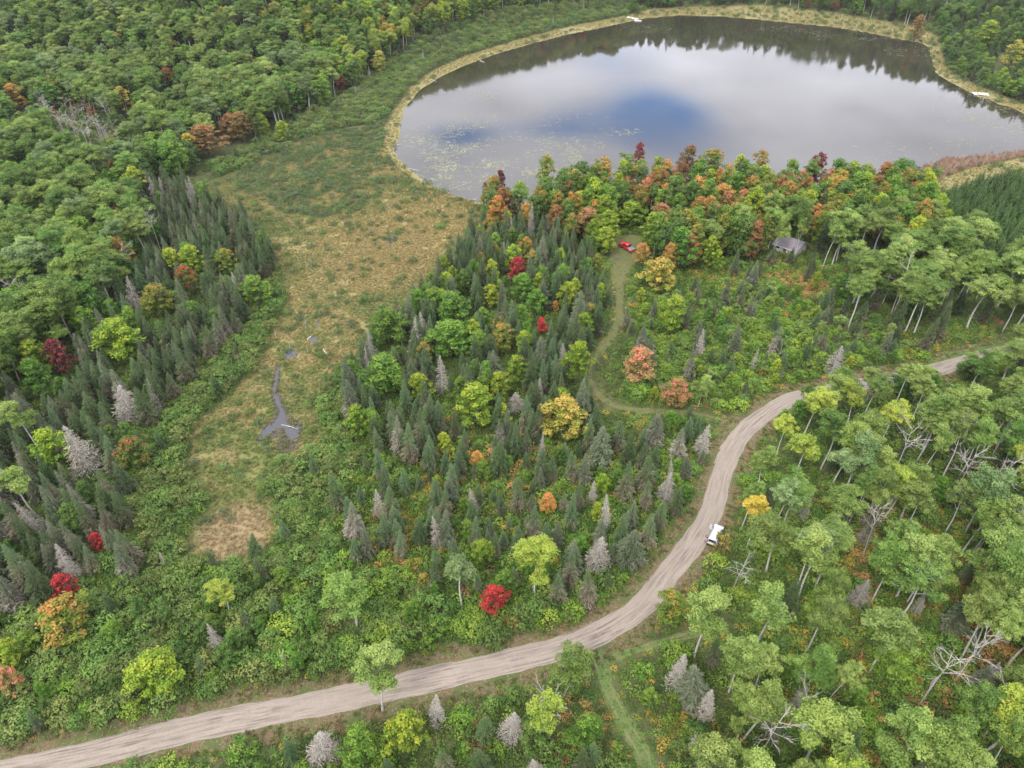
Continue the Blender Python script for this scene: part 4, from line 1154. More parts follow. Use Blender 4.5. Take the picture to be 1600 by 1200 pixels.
# trees one can point to in the photograph: kind, colour, crown centre (photo pixels), crown width (photo pixels), height m, label
HERO = [
    ('maple', 'red', 770, 933, 46, 6.2, 'vivid red small maple above the road, beside the yellow-green white-trunked tree'),
    ('aspen', 'lime', 838, 868, 66, 13.0, 'yellow-green birch with straight white trunk just above the vivid red maple'),
    ('maple', 'lime', 742, 628, 82, 10.5, 'big round yellow-green maple standing among the mid-slope spruces'),
    ('maple', 'yellow', 880, 650, 76, 10.5, 'big golden-orange maple between spruces next to the grassy track bend'),
    ('maple', 'pink', 998, 568, 60, 8.5, 'salmon-pink maple above the bend of the grassy track'),
    ('maple', 'pink', 1058, 614, 46, 7.5, 'orange-brown maple where the grassy track meets the road'),
    ('maple', 'lime', 900, 562, 46, 12.0, 'tall narrow yellow-green maple left of the grassy track'),
    ('maple', 'green', 702, 528, 66, 10.5, 'round mid-green maple in the middle of the spruce stand'),
    ('maple', 'green', 600, 582, 68, 9.5, 'lower of two bright green maples at the bog edge of the spruce stand'),
    ('maple', 'green', 607, 508, 66, 9.5, 'upper of two bright green maples at the bog edge of the spruce stand'),
    ('maple', 'green', 708, 482, 70, 10.0, 'bright green maple touching the spruce tips just behind the round mid-green maple'),
    ('maple', 'red', 808, 420, 30, 8.5, 'small coral-red maple rising over the spruce stand'),
    ('maple', 'green', 817, 447, 40, 8.5, 'green maple directly below the small coral-red maple'),
    ('maple', 'orange', 868, 478, 14, 6.5, 'tiny orange sapling among spruces between the coral maple and track'),
    ('maple', 'red', 847, 508, 19, 5.0, 'tiny crimson sapling low in the spruce stand'),
    ('maple', 'turning', 787, 527, 42, 8.0, 'green and orange maple among dark spruces right of the round green maple'),
    ('maple', 'lime', 768, 462, 30, 8.5, 'slender pale green maple with grey spruces around it'),
    ('maple', 'green', 838, 470, 30, 8.5, 'narrow bright green maple above the tiny crimson sapling'),
    ('maple', 'lime', 806, 575, 36, 9.0, 'slim olive-yellow maple between the two large yellow trees'),
    ('maple', 'green', 722, 440, 34, 8.5, 'cool green rounded maple near the top of the spruce stand'),
    ('maple', 'yellow', 1030, 428, 62, 10.5, 'large pale yellow maple beside the parked red pickup clearing'),
    ('maple', 'lime', 1052, 487, 50, 10.5, 'yellow-green maple next below the pale yellow one at the grassy track'),
    ('maple', 'orange', 1004, 396, 30, 7.5, 'bright orange young maple touching the red pickup clearing'),
    ('maple', 'pink', 1034, 342, 58, 11.0, 'tall salmon and green maple behind the red pickup'),
    ('maple', 'redgreen', 982, 300, 44, 12.0, 'green maple with a glowing coral-red top near the lake shore'),
    ('maple', 'pink', 918, 347, 42, 10.0, 'rose-red maple left of the red pickup clearing'),
    ('maple', 'lime', 985, 332, 42, 8.5, 'lime maple directly behind the red pickup, under the coral-topped one'),
    ('maple', 'lime', 945, 375, 34, 9.0, 'yellow-green maple on the left edge of the pickup clearing'),
    ('maple', 'maroon', 1000, 240, 26, 12.0, 'crimson-topped maple standing out over the lake shore'),
    ('maple', 'rust', 1073, 244, 32, 12.0, 'brownish red maple at the waterline beside an olive one'),
    ('maple', 'turning', 1113, 250, 54, 12.0, 'broad olive maple at the waterline of the wooded point'),
    ('maple', 'turning', 1187, 252, 36, 11.0, 'olive maple with orange tips standing at the waterline'),
    ('maple', 'maroon', 1277, 256, 34, 12.0, 'dark maroon maple rising highest on the wooded point'),
    ('maple', 'maroon', 782, 284, 22, 9.0, 'small maroon maple at the left tip of the wooded point'),
    ('maple', 'maroon', 760, 303, 18, 6.0, 'small crimson bush-like maple where the meadow meets the lake'),
    ('maple', 'turning', 852, 268, 42, 11.5, 'brown-topped maple over the water at the tip of the point'),
    ('maple', 'deep', 906, 280, 52, 12.0, 'dark green broad maple at the waterline'),
    ('maple', 'lime', 812, 306, 36, 9.0, 'lime maple near the meadow end of the point'),
    ('maple', 'green', 852, 300, 44, 10.0, 'fresh green maple below the brown-topped one'),
    ('maple', 'turning', 942, 300, 34, 11.0, 'rusty green maple left of the coral-topped maple'),
    ('maple', 'orange', 1090, 300, 50, 10.5, 'orange-red maple in the middle of the wooded point'),
    ('maple', 'orange', 1128, 312, 46, 10.5, 'soft orange maple above the birches of the wooded point'),
    ('maple', 'pink', 1150, 340, 40, 10.0, 'dusty orange maple behind tall birches on the point'),
    ('maple', 'lime', 1190, 285, 50, 10.5, 'bright yellow-green maple in the middle of the point'),
    ('maple', 'redgreen', 1258, 300, 28, 10.0, 'maple with a red tip left of the maroon one'),
    ('maple', 'lime', 1155, 268, 36, 10.5, 'yellow-green maple close to the waterline'),
    ('aspen', 'pale', 1207, 318, 30, 16.0, 'slim pale birch left of the cabin roof'),
    ('aspen', 'mid', 1262, 330, 36, 16.0, 'tall aspen just behind the cabin'),
    ('aspen', 'pale', 1300, 365, 36, 15.0, 'white-trunked aspen right of the cabin'),
    ('aspen', 'pale', 1218, 350, 20, 14.0, 'thin birch partly in front of the cabin roof'),
    ('aspen', 'pale', 1255, 355, 18, 14.0, 'thin birch at the right corner of the cabin'),
    ('maple', 'deep', 1405, 275, 60, 10.0, 'dark green maple at the right end of the wooded point'),
    ('aspen', 'yellow', 1186, 798, 52, 13.0, 'clear yellow birch beside the road above the white van'),
    ('aspen', 'pale', 1222, 828, 84, 14.5, 'broad pale green aspen right below the clear yellow birch'),
    ('maple', 'orange', 857, 786, 28, 5.0, 'small orange sapling in the young spruces'),
    ('maple', 'lime', 752, 862, 38, 6.5, 'olive-yellow young tree left of the white-trunked yellow birch'),
    ('maple', 'turning', 1050, 950, 60, 6.5, 'dense round green tree with yellow top inside the road bend'),
    ('aspen', 'pale', 586, 1052, 72, 13.0, 'pale birch leaning over the gravel road with its white trunk showing'),
    ('aspen', 'mid', 896, 1038, 68, 11.0, 'leafy green aspen on the near side of the road beside the track mouth'),
    ('aspen', 'grey', 716, 890, 62, 12.5, 'grey-green birch with slim white trunk left of the vivid red maple'),
    ('aspen', 'mid', 546, 926, 72, 12.0, 'green aspen with pale trunk over the left end of the road fringe'),
    ('maple', 'lime', 634, 1142, 78, 9.0, 'bright yellow-green maple below the leaning road birch'),
    ('aspen', 'lime', 862, 1108, 74, 11.0, 'yellow-green birch with bare white top twigs in the roadside woods'),
    ('dead_birch', 'bone', 858, 1098, 50, 11.0, 'bare white branches amid the yellow-green roadside birch'),
    ('maple', 'deep', 838, 1140, 64, 7.0, 'dark olive tree under the half-bare roadside birch'),
    ('maple', 'green', 560, 1165, 60, 8.0, 'deep green tree at the bottom left of the bright lime maple'),
    ('dead_spruce', 'grey', 680, 1112, 34, 7.5, 'grey spire of a dying spruce right of the bright lime maple'),
    ('dead_spruce', 'grey', 797, 1135, 46, 8.0, 'lichen-grey dead conifer left of the dark olive tree'),
    ('dead_spruce', 'grey', 500, 1165, 66, 8.0, 'bushy grey dead conifer near the bottom edge below the road'),
    ('maple', 'redgreen', 206, 706, 50, 8.0, 'red maple on the edge of the left spruce belt beside the bog'),
    ('maple', 'red', 152, 846, 30, 9.0, 'slender scarlet maple deep in the left spruce belt'),
    ('maple', 'red', 98, 918, 40, 8.0, 'scarlet maple top above a yellow-orange tree in the lower left'),
    ('maple', 'turning', 95, 968, 84, 9.0, 'broad yellow-green and orange maple in the lower left'),
    ('maple', 'maroon', 88, 556, 44, 10.5, 'dull maroon maple behind the left spruce belt'),
    ('maple', 'redgreen', 294, 434, 32, 10.5, 'coral-topped maple among spruces at the upper bog edge'),
    ('maple', 'lime', 298, 405, 36, 10.5, 'lime maple right behind the coral-topped one'),
    ('maple', 'lime', 182, 527, 72, 10.5, 'large yellow-green maple half buried in the left spruces'),
    ('maple', 'turning', 245, 465, 48, 9.0, 'green maple with an orange tip left of the coral-topped one'),
    ('maple', 'lime', 78, 698, 54, 10.0, 'yellow-green maple beside the big silver dead spruce'),
    ('maple', 'green', 55, 590, 54, 10.5, 'spiky bright green maple below the dull maroon one'),
    ('maple', 'green', 397, 452, 54, 8.5, 'bright green maple at the bog side of the left spruces'),
    ('maple', 'turning', 352, 408, 36, 9.0, 'yellow and green maple at the upper end of the left spruces'),
    ('maple', 'lime', 240, 1050, 84, 7.5, 'broad golden-green tree alone in the alder thicket'),
    ('maple', 'pink', 12, 1062, 46, 6.0, 'rose-pink small maple at the left photo edge above the road'),
    ('maple', 'lime', 12, 1018, 44, 7.0, 'bright lime maple at the left photo edge above the pink one'),
    ('aspen', 'lime', 345, 922, 46, 7.5, 'thin olive-yellow birch with white stem in the alder thicket'),
    ('maple', 'rust', 322, 218, 62, 12.0, 'orange-brown maple on the forest edge above the bog'),
    ('maple', 'lime', 440, 205, 28, 9.0, 'small yellow tree at the foot of the forest edge'),
    ('maple', 'rust', 376, 196, 40, 12.0, 'brown-red maple on the forest edge right of the orange-brown one'),
    ('maple', 'orange', 22, 150, 44, 12.0, 'coral-orange maple far up in the left forest'),
    ('maple', 'yellow', 192, 156, 38, 12.0, 'yellow tree in the upper left forest near pale bare trunks'),
    ('maple', 'redgreen', 262, 120, 22, 12.0, 'small orange-red crown in the upper forest'),
    ('maple', 'maroon', 534, 130, 18, 10.0, 'crimson maple at the forest edge left of the lake'),
    ('maple', 'yellow', 592, 95, 30, 11.0, 'yellow crown at the forest edge left of the lake'),
    ('aspen', 'pale', 335, 160, 26, 15.0, 'straw-pale tree crown in the middle of the upper forest'),
    ('maple', 'rust', 1435, 30, 30, 9.0, 'rust-tipped tree on the bank above the lake corner'),
    ('maple', 'yellow', 1592, 55, 40, 9.0, 'yellow tree at the right photo edge over the white dock'),
    ('maple', 'lime', 1545, 40, 44, 9.0, 'yellow-green tree on the bank above the white dock'),
    ('dead_spruce', 'grey', 128, 708, 66, 12.0, 'big silver-grey dead spruce in the left belt'),
    ('dead_spruce', 'grey', 196, 632, 56, 10.0, 'wide grey dead spruce between the left maples and the bog alders'),
    ('dead_spruce', 'grey', 206, 462, 26, 11.0, 'pale dead spruce at the top of the left belt'),
    ('dead_spruce', 'grey', 100, 880, 34, 10.0, 'pale grey dead spruce near the slender scarlet maple'),
    ('dead_birch', 'bone', 235, 345, 40, 13.0, 'bare white forked tree over the upper left belt'),
    ('dead_birch', 'bone', 162, 160, 32, 14.0, 'pale leafless tree in the upper left forest'),
    ('dead_birch', 'bone', 130, 205, 44, 13.0, 'leafless brownish tree in the upper left gap'),
    ('dead_birch', 'bone', 165, 235, 40, 12.0, 'leafless tree leaning at the end of the upper left gap'),
    ('dead_birch', 'bone', 92, 185, 44, 12.0, 'leafless tree at the left side of the upper left gap'),
    ('dead_spruce', 'grey', 1305, 566, 36, 7.5, 'pale grey conical spruce right beside the road above the bend'),
    ('dead_spruce', 'grey', 1098, 688, 32, 8.5, 'slim grey spruce on the bank inside the road curve'),
    ('spruce', 'greying', 1024, 672, 34, 8.5, 'greenish grey spruce below the grassy track'),
    ('dead_spruce', 'grey', 1042, 762, 36, 8.5, 'pale grey spruce left of the road curve'),
    ('dead_spruce', 'grey', 935, 862, 54, 9.5, 'thick pale grey spruce beside the road verge'),
    ('spruce', 'greying', 985, 858, 46, 8.5, 'grey-green spruce right of the thick pale one'),
    ('spruce', 'bluegreen', 1014, 832, 30, 8.0, 'blue-green spruce at the verge right of two grey ones'),
    ('dead_spruce', 'grey', 1345, 926, 40, 7.0, 'small pale grey spruce in the lower right woods'),
    ('dead_spruce', 'grey', 1060, 1050, 40, 8.5, 'pointed pale dead spruce right of the mown grass track'),
    ('dead_spruce', 'grey', 1106, 1100, 40, 8.0, 'bushy pale dead spruce lower right of the pointed one'),
    ('spruce', 'greying', 1085, 1075, 60, 8.0, 'grey-green spruce between two pale dead ones'),
    ('spruce', 'greying', 940, 700, 44, 10.0, 'large dull green spruce under the golden-orange maple'),
    ('dead_spruce', 'grey', 690, 590, 30, 10.5, 'pale brownish dead spruce left of the big yellow-green maple'),
    ('dead_spruce', 'grey', 806, 628, 30, 5.0, 'short broken grey spruce between the two large yellow trees'),
    ('dead_spruce', 'grey', 830, 345, 16, 12.5, 'dark spire of a dead spruce near the meadow end of the point'),
    ('dead_birch', 'bone', 1420, 690, 52, 13.0, 'bare white birch crown among the green aspens right of the bend'),
    ('dead_birch', 'bone', 1520, 722, 56, 13.0, 'second bare birch, farther from the bend, with long pale trunk'),
    ('dead_birch', 'bone', 1376, 812, 40, 13.0, 'tall bare birch leaning over yellow ferns'),
    ('dead_birch', 'bone', 1158, 882, 40, 8.0, 'low bare twiggy birch behind the white van'),
    ('dead_birch', 'bone', 1208, 1140, 64, 13.0, 'bare white birch crown nearest the bottom edge'),
    ('dead_birch', 'bone', 1256, 1085, 46, 12.0, 'half-bare birch above the lowest bare crown'),
    ('dead_birch', 'bone', 1480, 1040, 70, 14.0, 'leaning bare birch in the lower right woods'),
    ('dead_birch', 'bone', 1530, 1015, 60, 13.0, 'pale leaning birch at the right of the lower woods'),
    ('aspen', 'lime', 1272, 625, 56, 14.0, 'yellow-green aspen closest to where the road disappears'),
    ('aspen', 'lime', 1345, 618, 46, 13.5, 'lime aspen with a clear white trunk near the hidden road'),
    ('aspen', 'lime', 1398, 645, 56, 13.0, 'lime aspen right of the clear white trunk'),
    ('aspen', 'pale', 1420, 580, 50, 13.0, 'pale aspen at the far side of the hidden road'),
    ('aspen', 'pale', 1196, 722, 58, 13.0, 'pale aspen inside the road curve, first of its row'),
    ('aspen', 'lime', 1262, 700, 68, 14.0, 'yellow-green aspen second from the road curve'),
    ('aspen', 'mid', 1320, 770, 70, 13.5, 'round green aspen in the middle of the right woods'),
    ('aspen', 'pale', 1210, 940, 90, 14.5, 'pale twin-trunk aspen below the white van'),
    ('aspen', 'pale', 1160, 1020, 70, 13.5, 'pale aspen with two bare white stems beneath it'),
    ('aspen', 'pale', 1398, 985, 92, 14.5, 'big spreading aspen in the lower right woods'),
    ('aspen', 'mid', 1440, 910, 90, 13.5, 'dense round green aspen up from the spreading one'),
    ('aspen', 'mid', 1290, 1130, 110, 14.0, 'wide green aspen crown at the bottom edge'),
    ('aspen', 'pale', 1420, 1160, 100, 14.0, 'green aspen at the bottom edge, right of the widest crown'),
    ('aspen', 'pale', 1320, 1045, 52, 13.0, 'small-crowned aspen between two wide ones'),
    ('aspen', 'mid', 1535, 1100, 80, 14.0, 'green aspen with curved white trunk in the lower right corner'),
    ('aspen', 'pale', 1545, 830, 46, 13.0, 'thin aspen with a double white trunk by the right photo edge'),
    ('aspen', 'pale', 1440, 780, 60, 13.0, 'pale aspen below the first bare birch'),
    ('maple', 'green', 1390, 1040, 66, 7.0, 'bright green low tree under the big spreading aspen'),
    ('aspen', 'pale', 1540, 450, 66, 15.0, 'pale aspen on tall white stems left of the right photo edge'),
    ('aspen', 'pale', 1588, 420, 60, 15.0, 'pale aspen on tall white stems touching the right photo edge'),
    ('aspen', 'pale', 1490, 430, 24, 15.0, 'thin half-bare aspen on twin white stems'),
    ('aspen', 'pale', 1348, 450, 44, 15.0, 'pale aspen on a long white stem left of the grove'),
    ('aspen', 'mid', 1385, 340, 60, 15.0, 'green aspen between the cabin and the pine stand'),
    ('aspen', 'pale', 35, 650, 50, 14.0, 'pale birch at the left photo edge with its trunk showing'),
    ('aspen', 'pale', 20, 745, 60, 14.0, 'pale birch at the left photo edge below its twin'),
    ('aspen', 'pale', 1312, 604, 48, 12.0, 'pale aspen standing directly before the hidden road, left of the lime ones'),
    ('aspen', 'mid', 1372, 596, 46, 12.0, 'green aspen standing directly before the hidden road, among lime ones'),
    ('aspen', 'pale', 1452, 600, 50, 12.0, 'pale aspen just below the last visible patch of road'),
    ('aspen', 'lime', 1230, 660, 44, 11.0, 'yellow-green aspen at the outer verge where the road slips from view'),
    ('spruce', 'dark', 1236, 402, 17, 6.0, 'dark small spruce directly before the cabin wall'),
    ('spruce', 'bluegreen', 1206, 400, 17, 6.0, 'blue-green spruce at the left corner of the cabin'),
    ('maple', 'green', 1332, 606, 40, 5.5, 'green low maple before the hidden road, middle one of its row'),
    ('maple', 'deep', 1402, 596, 40, 5.0, 'deep green low tree before the hidden road'),
    ('maple', 'green', 1282, 620, 38, 5.5, 'green low maple where the road first slips from view'),
    ('maple', 'lime', 1556, 564, 40, 5.5, 'yellow-green low maple near the right end of the hidden road'),
    ('maple', 'green', 1516, 576, 40, 5.0, 'green low maple hiding the road right of its last visible patch'),
    ('maple', 'green', 1452, 586, 34, 4.5, 'green low maple at the left of the last visible road patch'),
    ('shrub', 'yellow', 1129, 848, 40, 4.4, 'yellowing roadside bush overlapping the side of the white van'),
    ('aspen', 'mid', 1540, 562, 50, 11.0, 'green aspen hiding the road right of its last visible patch'),
    ('aspen', 'pale', 1590, 548, 50, 11.0, 'pale aspen at the right photo edge hiding the road'),
    ('shrub', 'bright', 1118, 880, 50, 4.0, 'yellow-green roadside tree hiding the end of the white van'),
]
# keep the view open onto things the photograph shows: (u, v, radius, ground point z)
SEE = []
for (u, v), r_ in zip(ROAD[:18], [14] * 18):
    SEE.append((u, v, r_))
for a, b_ in zip(ROAD[2:18], ROAD[3:19]):
    for t in (.25, .5, .75):
        SEE.append((a[0] + (b_[0] - a[0]) * t, a[1] + (b_[1] - a[1]) * t, 13))
SEE += [(980, 385, 20), (966, 405, 14), (966, 425, 10), (968, 445, 7), (968, 470, 7), (966, 495, 5), (950, 628, 4), (975, 637, 5), (1000, 641, 4), (1485, 571, 6),
        (1232, 376, 14), (1246, 376, 9), (1113, 838, 18), (1106, 836, 12), (938, 1040, 13), (950, 1080, 12), (962, 1110, 12), (985, 1145, 12), (1000, 1175, 10), (975, 1022, 10), (1030, 1005, 8), (1532, 147, 8), (1567, 90, 7), (990, 30, 8)]
SEE = np.array(SEE)
_, see_y = np.array([px2ground(u, v) for u, v, _r in SEE]).T
see_depth = np.array([project(0, y, 0)[2] for y in see_y])

gROADS = [(pROAD, 3.4, 4.4), (pT1, 1.2, 2.0), (pT2, 1.8, 2.6), (pT3, 1.3, 2.0), (pT4, 2.0, 3)]
CROWN_F = {'maple': .56, 'aspen': .77, 'spruce': .45, 'dead_spruce': .45, 'dead_birch': .76, 'shrub': .55, 'willow': .5, 'pine': .45}

# ---- heroes onto the ground
TREES = []          # dict(kind,col,x,y,z,h,r,hero,label,region)
for kind, colr, u, v, wpx, h, lab in HERO:
    zc = 0.0
    if v < 320 and u > 745 and kind == 'maple' and wpx > 15:
        h = 9.0 if u < 800 and v > 280 else 14.5 if v < 262 else 13.0 if v < 290 else 11.5
        v += 12 if v < 262 else 0
        wpx = max(wpx, h * .44 * 4.3 * (.8 if u < 800 else 1))      # the point's shore trees are tall
    elif kind == 'maple' and 'tall narrow' not in lab:
        d0 = project(*px2ground(u, v, 5), 5)[2]
        h = min(h, max(3.5, 3.1 * wpx / FPX * d0 / 2))
    for _ in range(4):
        x, y = px2ground(u, v, zc + CROWN_F[kind] * h)
        zc = float(hgt(x, y))
    dep = project(x, y, zc + CROWN_F[kind] * h)[2]
    if kind == 'aspen' and u > 1100 and v > 560:
        wpx *= .86
    w = wpx / FPX * dep
    TREES.append(dict(kind=kind, col=colr, x=x, y=y, z=zc, h=h, r=min(w / 2, 2.9) if kind == 'dead_birch' else w / 2, hero=True, label=lab, ph=''))
hx = np.array([t['x'] for t in TREES]); hy = np.array([t['y'] for t in TREES]); hr = np.array([t['r'] for t in TREES])
hu, hv, hd = project(hx, hy, np.array([t['z'] + CROWN_F[t['kind']] * t['h'] for t in TREES]))
hw = hr / hd * FPX

CABIN = px2ground(1231, 384)
PICK = px2ground(981, 388)
VAN = px2ground(1117, 840)

# ---- the rest, on jittered grids, first region wins
def classify(x, y):
    out = np.full(x.shape, -1)
    for i, r_ in enumerate(REG):
        m = (out < 0) & pip(x, y, r_['g'])
        out[m] = i
    return out


for ri, r_ in enumerate(REG):
    s = r_['sp']
    x0, y0 = r_['g'].min(0) - s
    x1, y1 = r_['g'].max(0) + s
    x0, x1, y0, y1 = max(x0, -420), min(x1, 560), max(y0, 18), min(y1, 800)
    X, Y = np.meshgrid(np.arange(x0, x1, s), np.arange(y0, y1, s * .87))
    X = X + (np.arange(X.shape[0]) % 2)[:, None] * s / 2
    X = (X + rng.uniform(-.42, .42, X.shape) * s).ravel()
    Y = (Y + rng.uniform(-.42, .42, Y.shape) * s * .87).ravel()
    m = pip(X, Y, r_['g'])
    X, Y = X[m], Y[m]
    cl = classify(X, Y)
    m = cl == ri
    X, Y = X[m], Y[m]
    if 'prob' in r_:
        clus = .5 + .5 * np.sin(X * .21 + 2 * np.sin(Y * .13)) * np.cos(Y * .17 + 1.5 * np.sin(X * .11))
        m = rng.random(len(X)) < r_['prob'] * (.35 + 1.3 * clus)
        X, Y = X[m], Y[m]
    # stay in what the picture and a step aside can see
    Z = hgt(X, Y)
    U, Vv, Dp = project(X, Y, Z)
    Ut, Vt, _ = project(X, Y, Z + 16)
    m = (Dp > 5) & (U > -170) & (U < 1770) & (Vt < 1330) & (Vv > -75) & (Vv < 1700)
    m &= ~pip(X, Y, gLAKE) & ~pip(X, Y, gCLEAR)
    if not r_.get('meadow'):
        m &= ~pip(X, Y, gSEDGE)
        m &= ~pip(X, Y, gMEADOW) | (rng.random(len(X)) < .04)
    m &= ~pip(X, Y, gMUD) & ~pip(X, Y, gCREEK)
    X, Y, Z, U, Vv, Dp = (a[m] for a in (X, Y, Z, U, Vv, Dp))
    wts = np.array([q[2] for q in r_['mix']], float)
    # kinds come in patches, as they do in a real stand
    pick = rng.choice(len(wts), size=len(X), p=wts / wts.sum())
    kinds = np.array([r_['mix'][k][0] for k in pick])
    hh = np.array([rng.uniform(r_['mix'][k][3], r_['mix'][k][4]) for k in pick])
    small = np.isin(kinds, ['shrub', 'willow'])
    for pth, b1, b2 in gROADS:
        lo, hi = pth.min(0) - 6, pth.max(0) + 6
        near = (X > lo[0]) & (X < hi[0]) & (Y > lo[1]) & (Y < hi[1])
        d = np.full(len(X), 99.)
        d[near] = segdist(X[near], Y[near], pth[::2], closed=False)
        kill = d < np.where(small, b1 + .6, b2)
        hh = np.where(kill, -1, hh)
    for (cx, cy), rad_ in ((CABIN, 6.0), (PICK, 4.5), (VAN, 4.0)):
        hh = np.where(np.hypot(X - cx, Y - cy) < rad_, -1, hh)
    rr = np.array([NOMR[k] for k in kinds]) * hh / np.array([NOMH[k] for k in kinds])
    rr = np.where(np.isin(kinds, ['aspen', 'maple']), rr * r_.get('big', 1.0), rr)
    rr = np.where((kinds == 'spruce') & (hh < 9), rr * (1 + .05 * (9 - hh)), rr)
    # not inside a named tree, nor in front of it
    D = np.hypot(X[:, None] - hx, Y[:, None] - hy)
    bad = (D < (hr[None] * .75 + rr[:, None] * np.where(small, .1, .5)[:, None])).any(1)
    for f in (.35, .6, .85, 1.0):
        Uf, Vf, Df = project(X, Y, Z + hh * f)
        cw = rr / Df * FPX
        g = np.hypot(Uf[:, None] - SEE[:, 0], Vf[:, None] - SEE[:, 1])
        bad |= ((g < SEE[:, 2] + cw[:, None] * .9) & (Df[:, None] < see_depth + 1)).any(1)
        g = np.hypot(Uf[:, None] - hu, Vf[:, None] - hv)
        bad |= (not r_.get('force')) & ((g < hw * .55 + cw[:, None] * .7) & (Df[:, None] < hd - 2) & (hh[:, None] > 4)).any(1)
    ok = ~bad & (hh > 0)
    for i in np.nonzero(ok)[0]:
        k = r_['mix'][pick[i]]
        TREES.append(dict(kind=k[0], col=k[1], x=X[i], y=Y[i], z=float(Z[i]), h=hh[i], r=rr[i] * rng.uniform(.85, 1.2), hero=False, label=None, ph=r_['ph'], big=r_.get('big', 1.0)))
print('trees', len(TREES))

# ------------------------------------------------------------------ who is an individual: the 300 of each kind that show largest
ADJ = {('spruce', 'bluegreen'): 'narrow blue-green spruce', ('spruce', 'dark'): 'dark pointed spruce', ('spruce', 'greying'): 'spruce greying towards its base', ('dead_spruce', 'grey'): 'dead grey spruce hung with lichen',
       ('aspen', 'pale'): 'pale green aspen with slim whitish trunk', ('aspen', 'grey'): 'greyish green aspen', ('aspen', 'lime'): 'yellow-green aspen', ('aspen', 'yellow'): 'yellow-leaved birch', ('aspen', 'mid'): 'mid-green aspen',
       ('maple', 'green'): 'fresh green rounded maple', ('maple', 'deep'): 'deep green rounded maple', ('maple', 'lime'): 'yellow-green maple', ('maple', 'yellow'): 'yellow maple', ('maple', 'orange'): 'orange maple',
       ('maple', 'pink'): 'salmon-tinted maple', ('maple', 'turning'): 'green maple turning orange', ('maple', 'red'): 'red maple', ('maple', 'redgreen'): 'green maple with a red top', ('maple', 'maroon'): 'maroon maple', ('maple', 'rust'): 'rusty brown maple',
       ('dead_birch', 'bone'): 'leafless pale birch', ('shrub', 'green'): 'rounded green alder', ('shrub', 'olive'): 'rounded olive-green alder', ('shrub', 'bright'): 'bright green bush', ('shrub', 'yellow'): 'yellowing bush',
       ('willow', 'grey'): 'low grey-green willow bush', ('willow', 'green'): 'low green willow bush', ('pine', 'green'): 'young green pine'}
NAME = {'spruce': 'spruce_tree', 'dead_spruce': 'dead_spruce', 'aspen': 'aspen_tree', 'maple': 'maple_tree', 'dead_birch': 'bare_birch', 'shrub': 'alder_bush', 'willow': 'willow_bush', 'pine': 'young_pine'}
CAT = {'spruce': 'spruce', 'dead_spruce': 'dead tree', 'aspen': 'aspen', 'maple': 'maple', 'dead_birch': 'dead tree', 'shrub': 'bush', 'willow': 'bush', 'pine': 'pine'}
MASSN = {'spruce': 'spruce_forest', 'dead_spruce': 'dead_spruce_forest', 'aspen': 'aspen_forest', 'maple': 'maple_forest', 'dead_birch': 'bare_birch_woods', 'shrub': 'alder_shrubbery', 'willow': 'willow_shrubbery', 'pine': 'young_pine_forest'}
for t in TREES:
    u, v, d = project(t['x'], t['y'], t['z'] + t['h'] * CROWN_F[t['kind']])
    t['inside'] = (0 < u < 1600) and (0 < v < 1200)
    t['u'], t['v'] = u, v
    t['size'] = FPX / d * max(t['h'] * .7, 2 * t['r'])
# a coarse first-hit map, so that an individual is one the photo really shows
order = sorted(range(len(TREES)), key=lambda i: -project(TREES[i]['x'], TREES[i]['y'], TREES[i]['z'])[2])
idm = np.full((300, 400), -1)
yy, xx = np.mgrid[0:300, 0:400]
for i in order:
    t = TREES[i]
    if not (-60 < t['u'] < 1660 and -60 < t['v'] < 1260):
        continue
    for f, wf in ((.9, .35), (.7, .7), (.5, .9), (.3, .8)) if t['kind'] not in ('aspen', 'dead_birch') else ((.92, .6), (.78, .9), (.64, .8)):
        u, v, d = project(t['x'], t['y'], t['z'] + t['h'] * f)
        rr_ = max(.8, t['r'] * wf / d * FPX / 4)
        cx, cy = u / 4, v / 4
        x0, x1, y0, y1 = int(max(0, cx - rr_)), int(min(400, cx + rr_ + 1)), int(max(0, cy - rr_)), int(min(300, cy + rr_ + 1))
        if x1 <= x0 or y1 <= y0:
            continue
        sub = idm[y0:y1, x0:x1]
        mm = (xx[y0:y1, x0:x1] - cx) ** 2 + (yy[y0:y1, x0:x1] - cy) ** 2 < rr_ * rr_
        sub[mm] = i
seen = np.bincount(idm[idm >= 0].ravel(), minlength=len(TREES))
for i, t in enumerate(TREES):
    t['seen'] = seen[i]

LIMIT = 300
inst_count = 0
VARN = {k: len(v) for k, v in SHAPES.items()}
from collections import Counter, defaultdict
protos = {}


def place_tree(t):
    k, colr = t['kind'], t['col']
    var = t['var']
    key = (k, colr, var)
    root = bpy.data.objects.new(NAME[k], None)
    root.empty_display_size = .5
    COL.objects.link(root)
    root.location = (t['x'], t['y'], t['z'])
    root.rotation_euler = t['rot']
    root.scale = t['scl']
    lab = t['label'] or ADJ[(k, colr)] + ' ' + t['ph']
    grp = None if t['hero'] else (CAT[k] + ' ' + ('trees ' if CAT[k] in ('spruce', 'aspen', 'maple', 'pine') else 'growth ') + t['ph'] + ', ' + colr)
    tag(root, lab, CAT[k], grp)
    if key not in protos:
        parts = []
        if SHAPES[k][var][0] is not None:
            parts.append(link(crown_name(k), shape_mesh(k, var, colr, 'crown'), root))
        parts.append(link(trunk_name(k), shape_mesh(k, var, colr, 'trunk'), root))
        protos[key] = parts
    else:
        for p in protos[key]:
            c = p.copy()
            COL.objects.link(c)
            c.parent = root


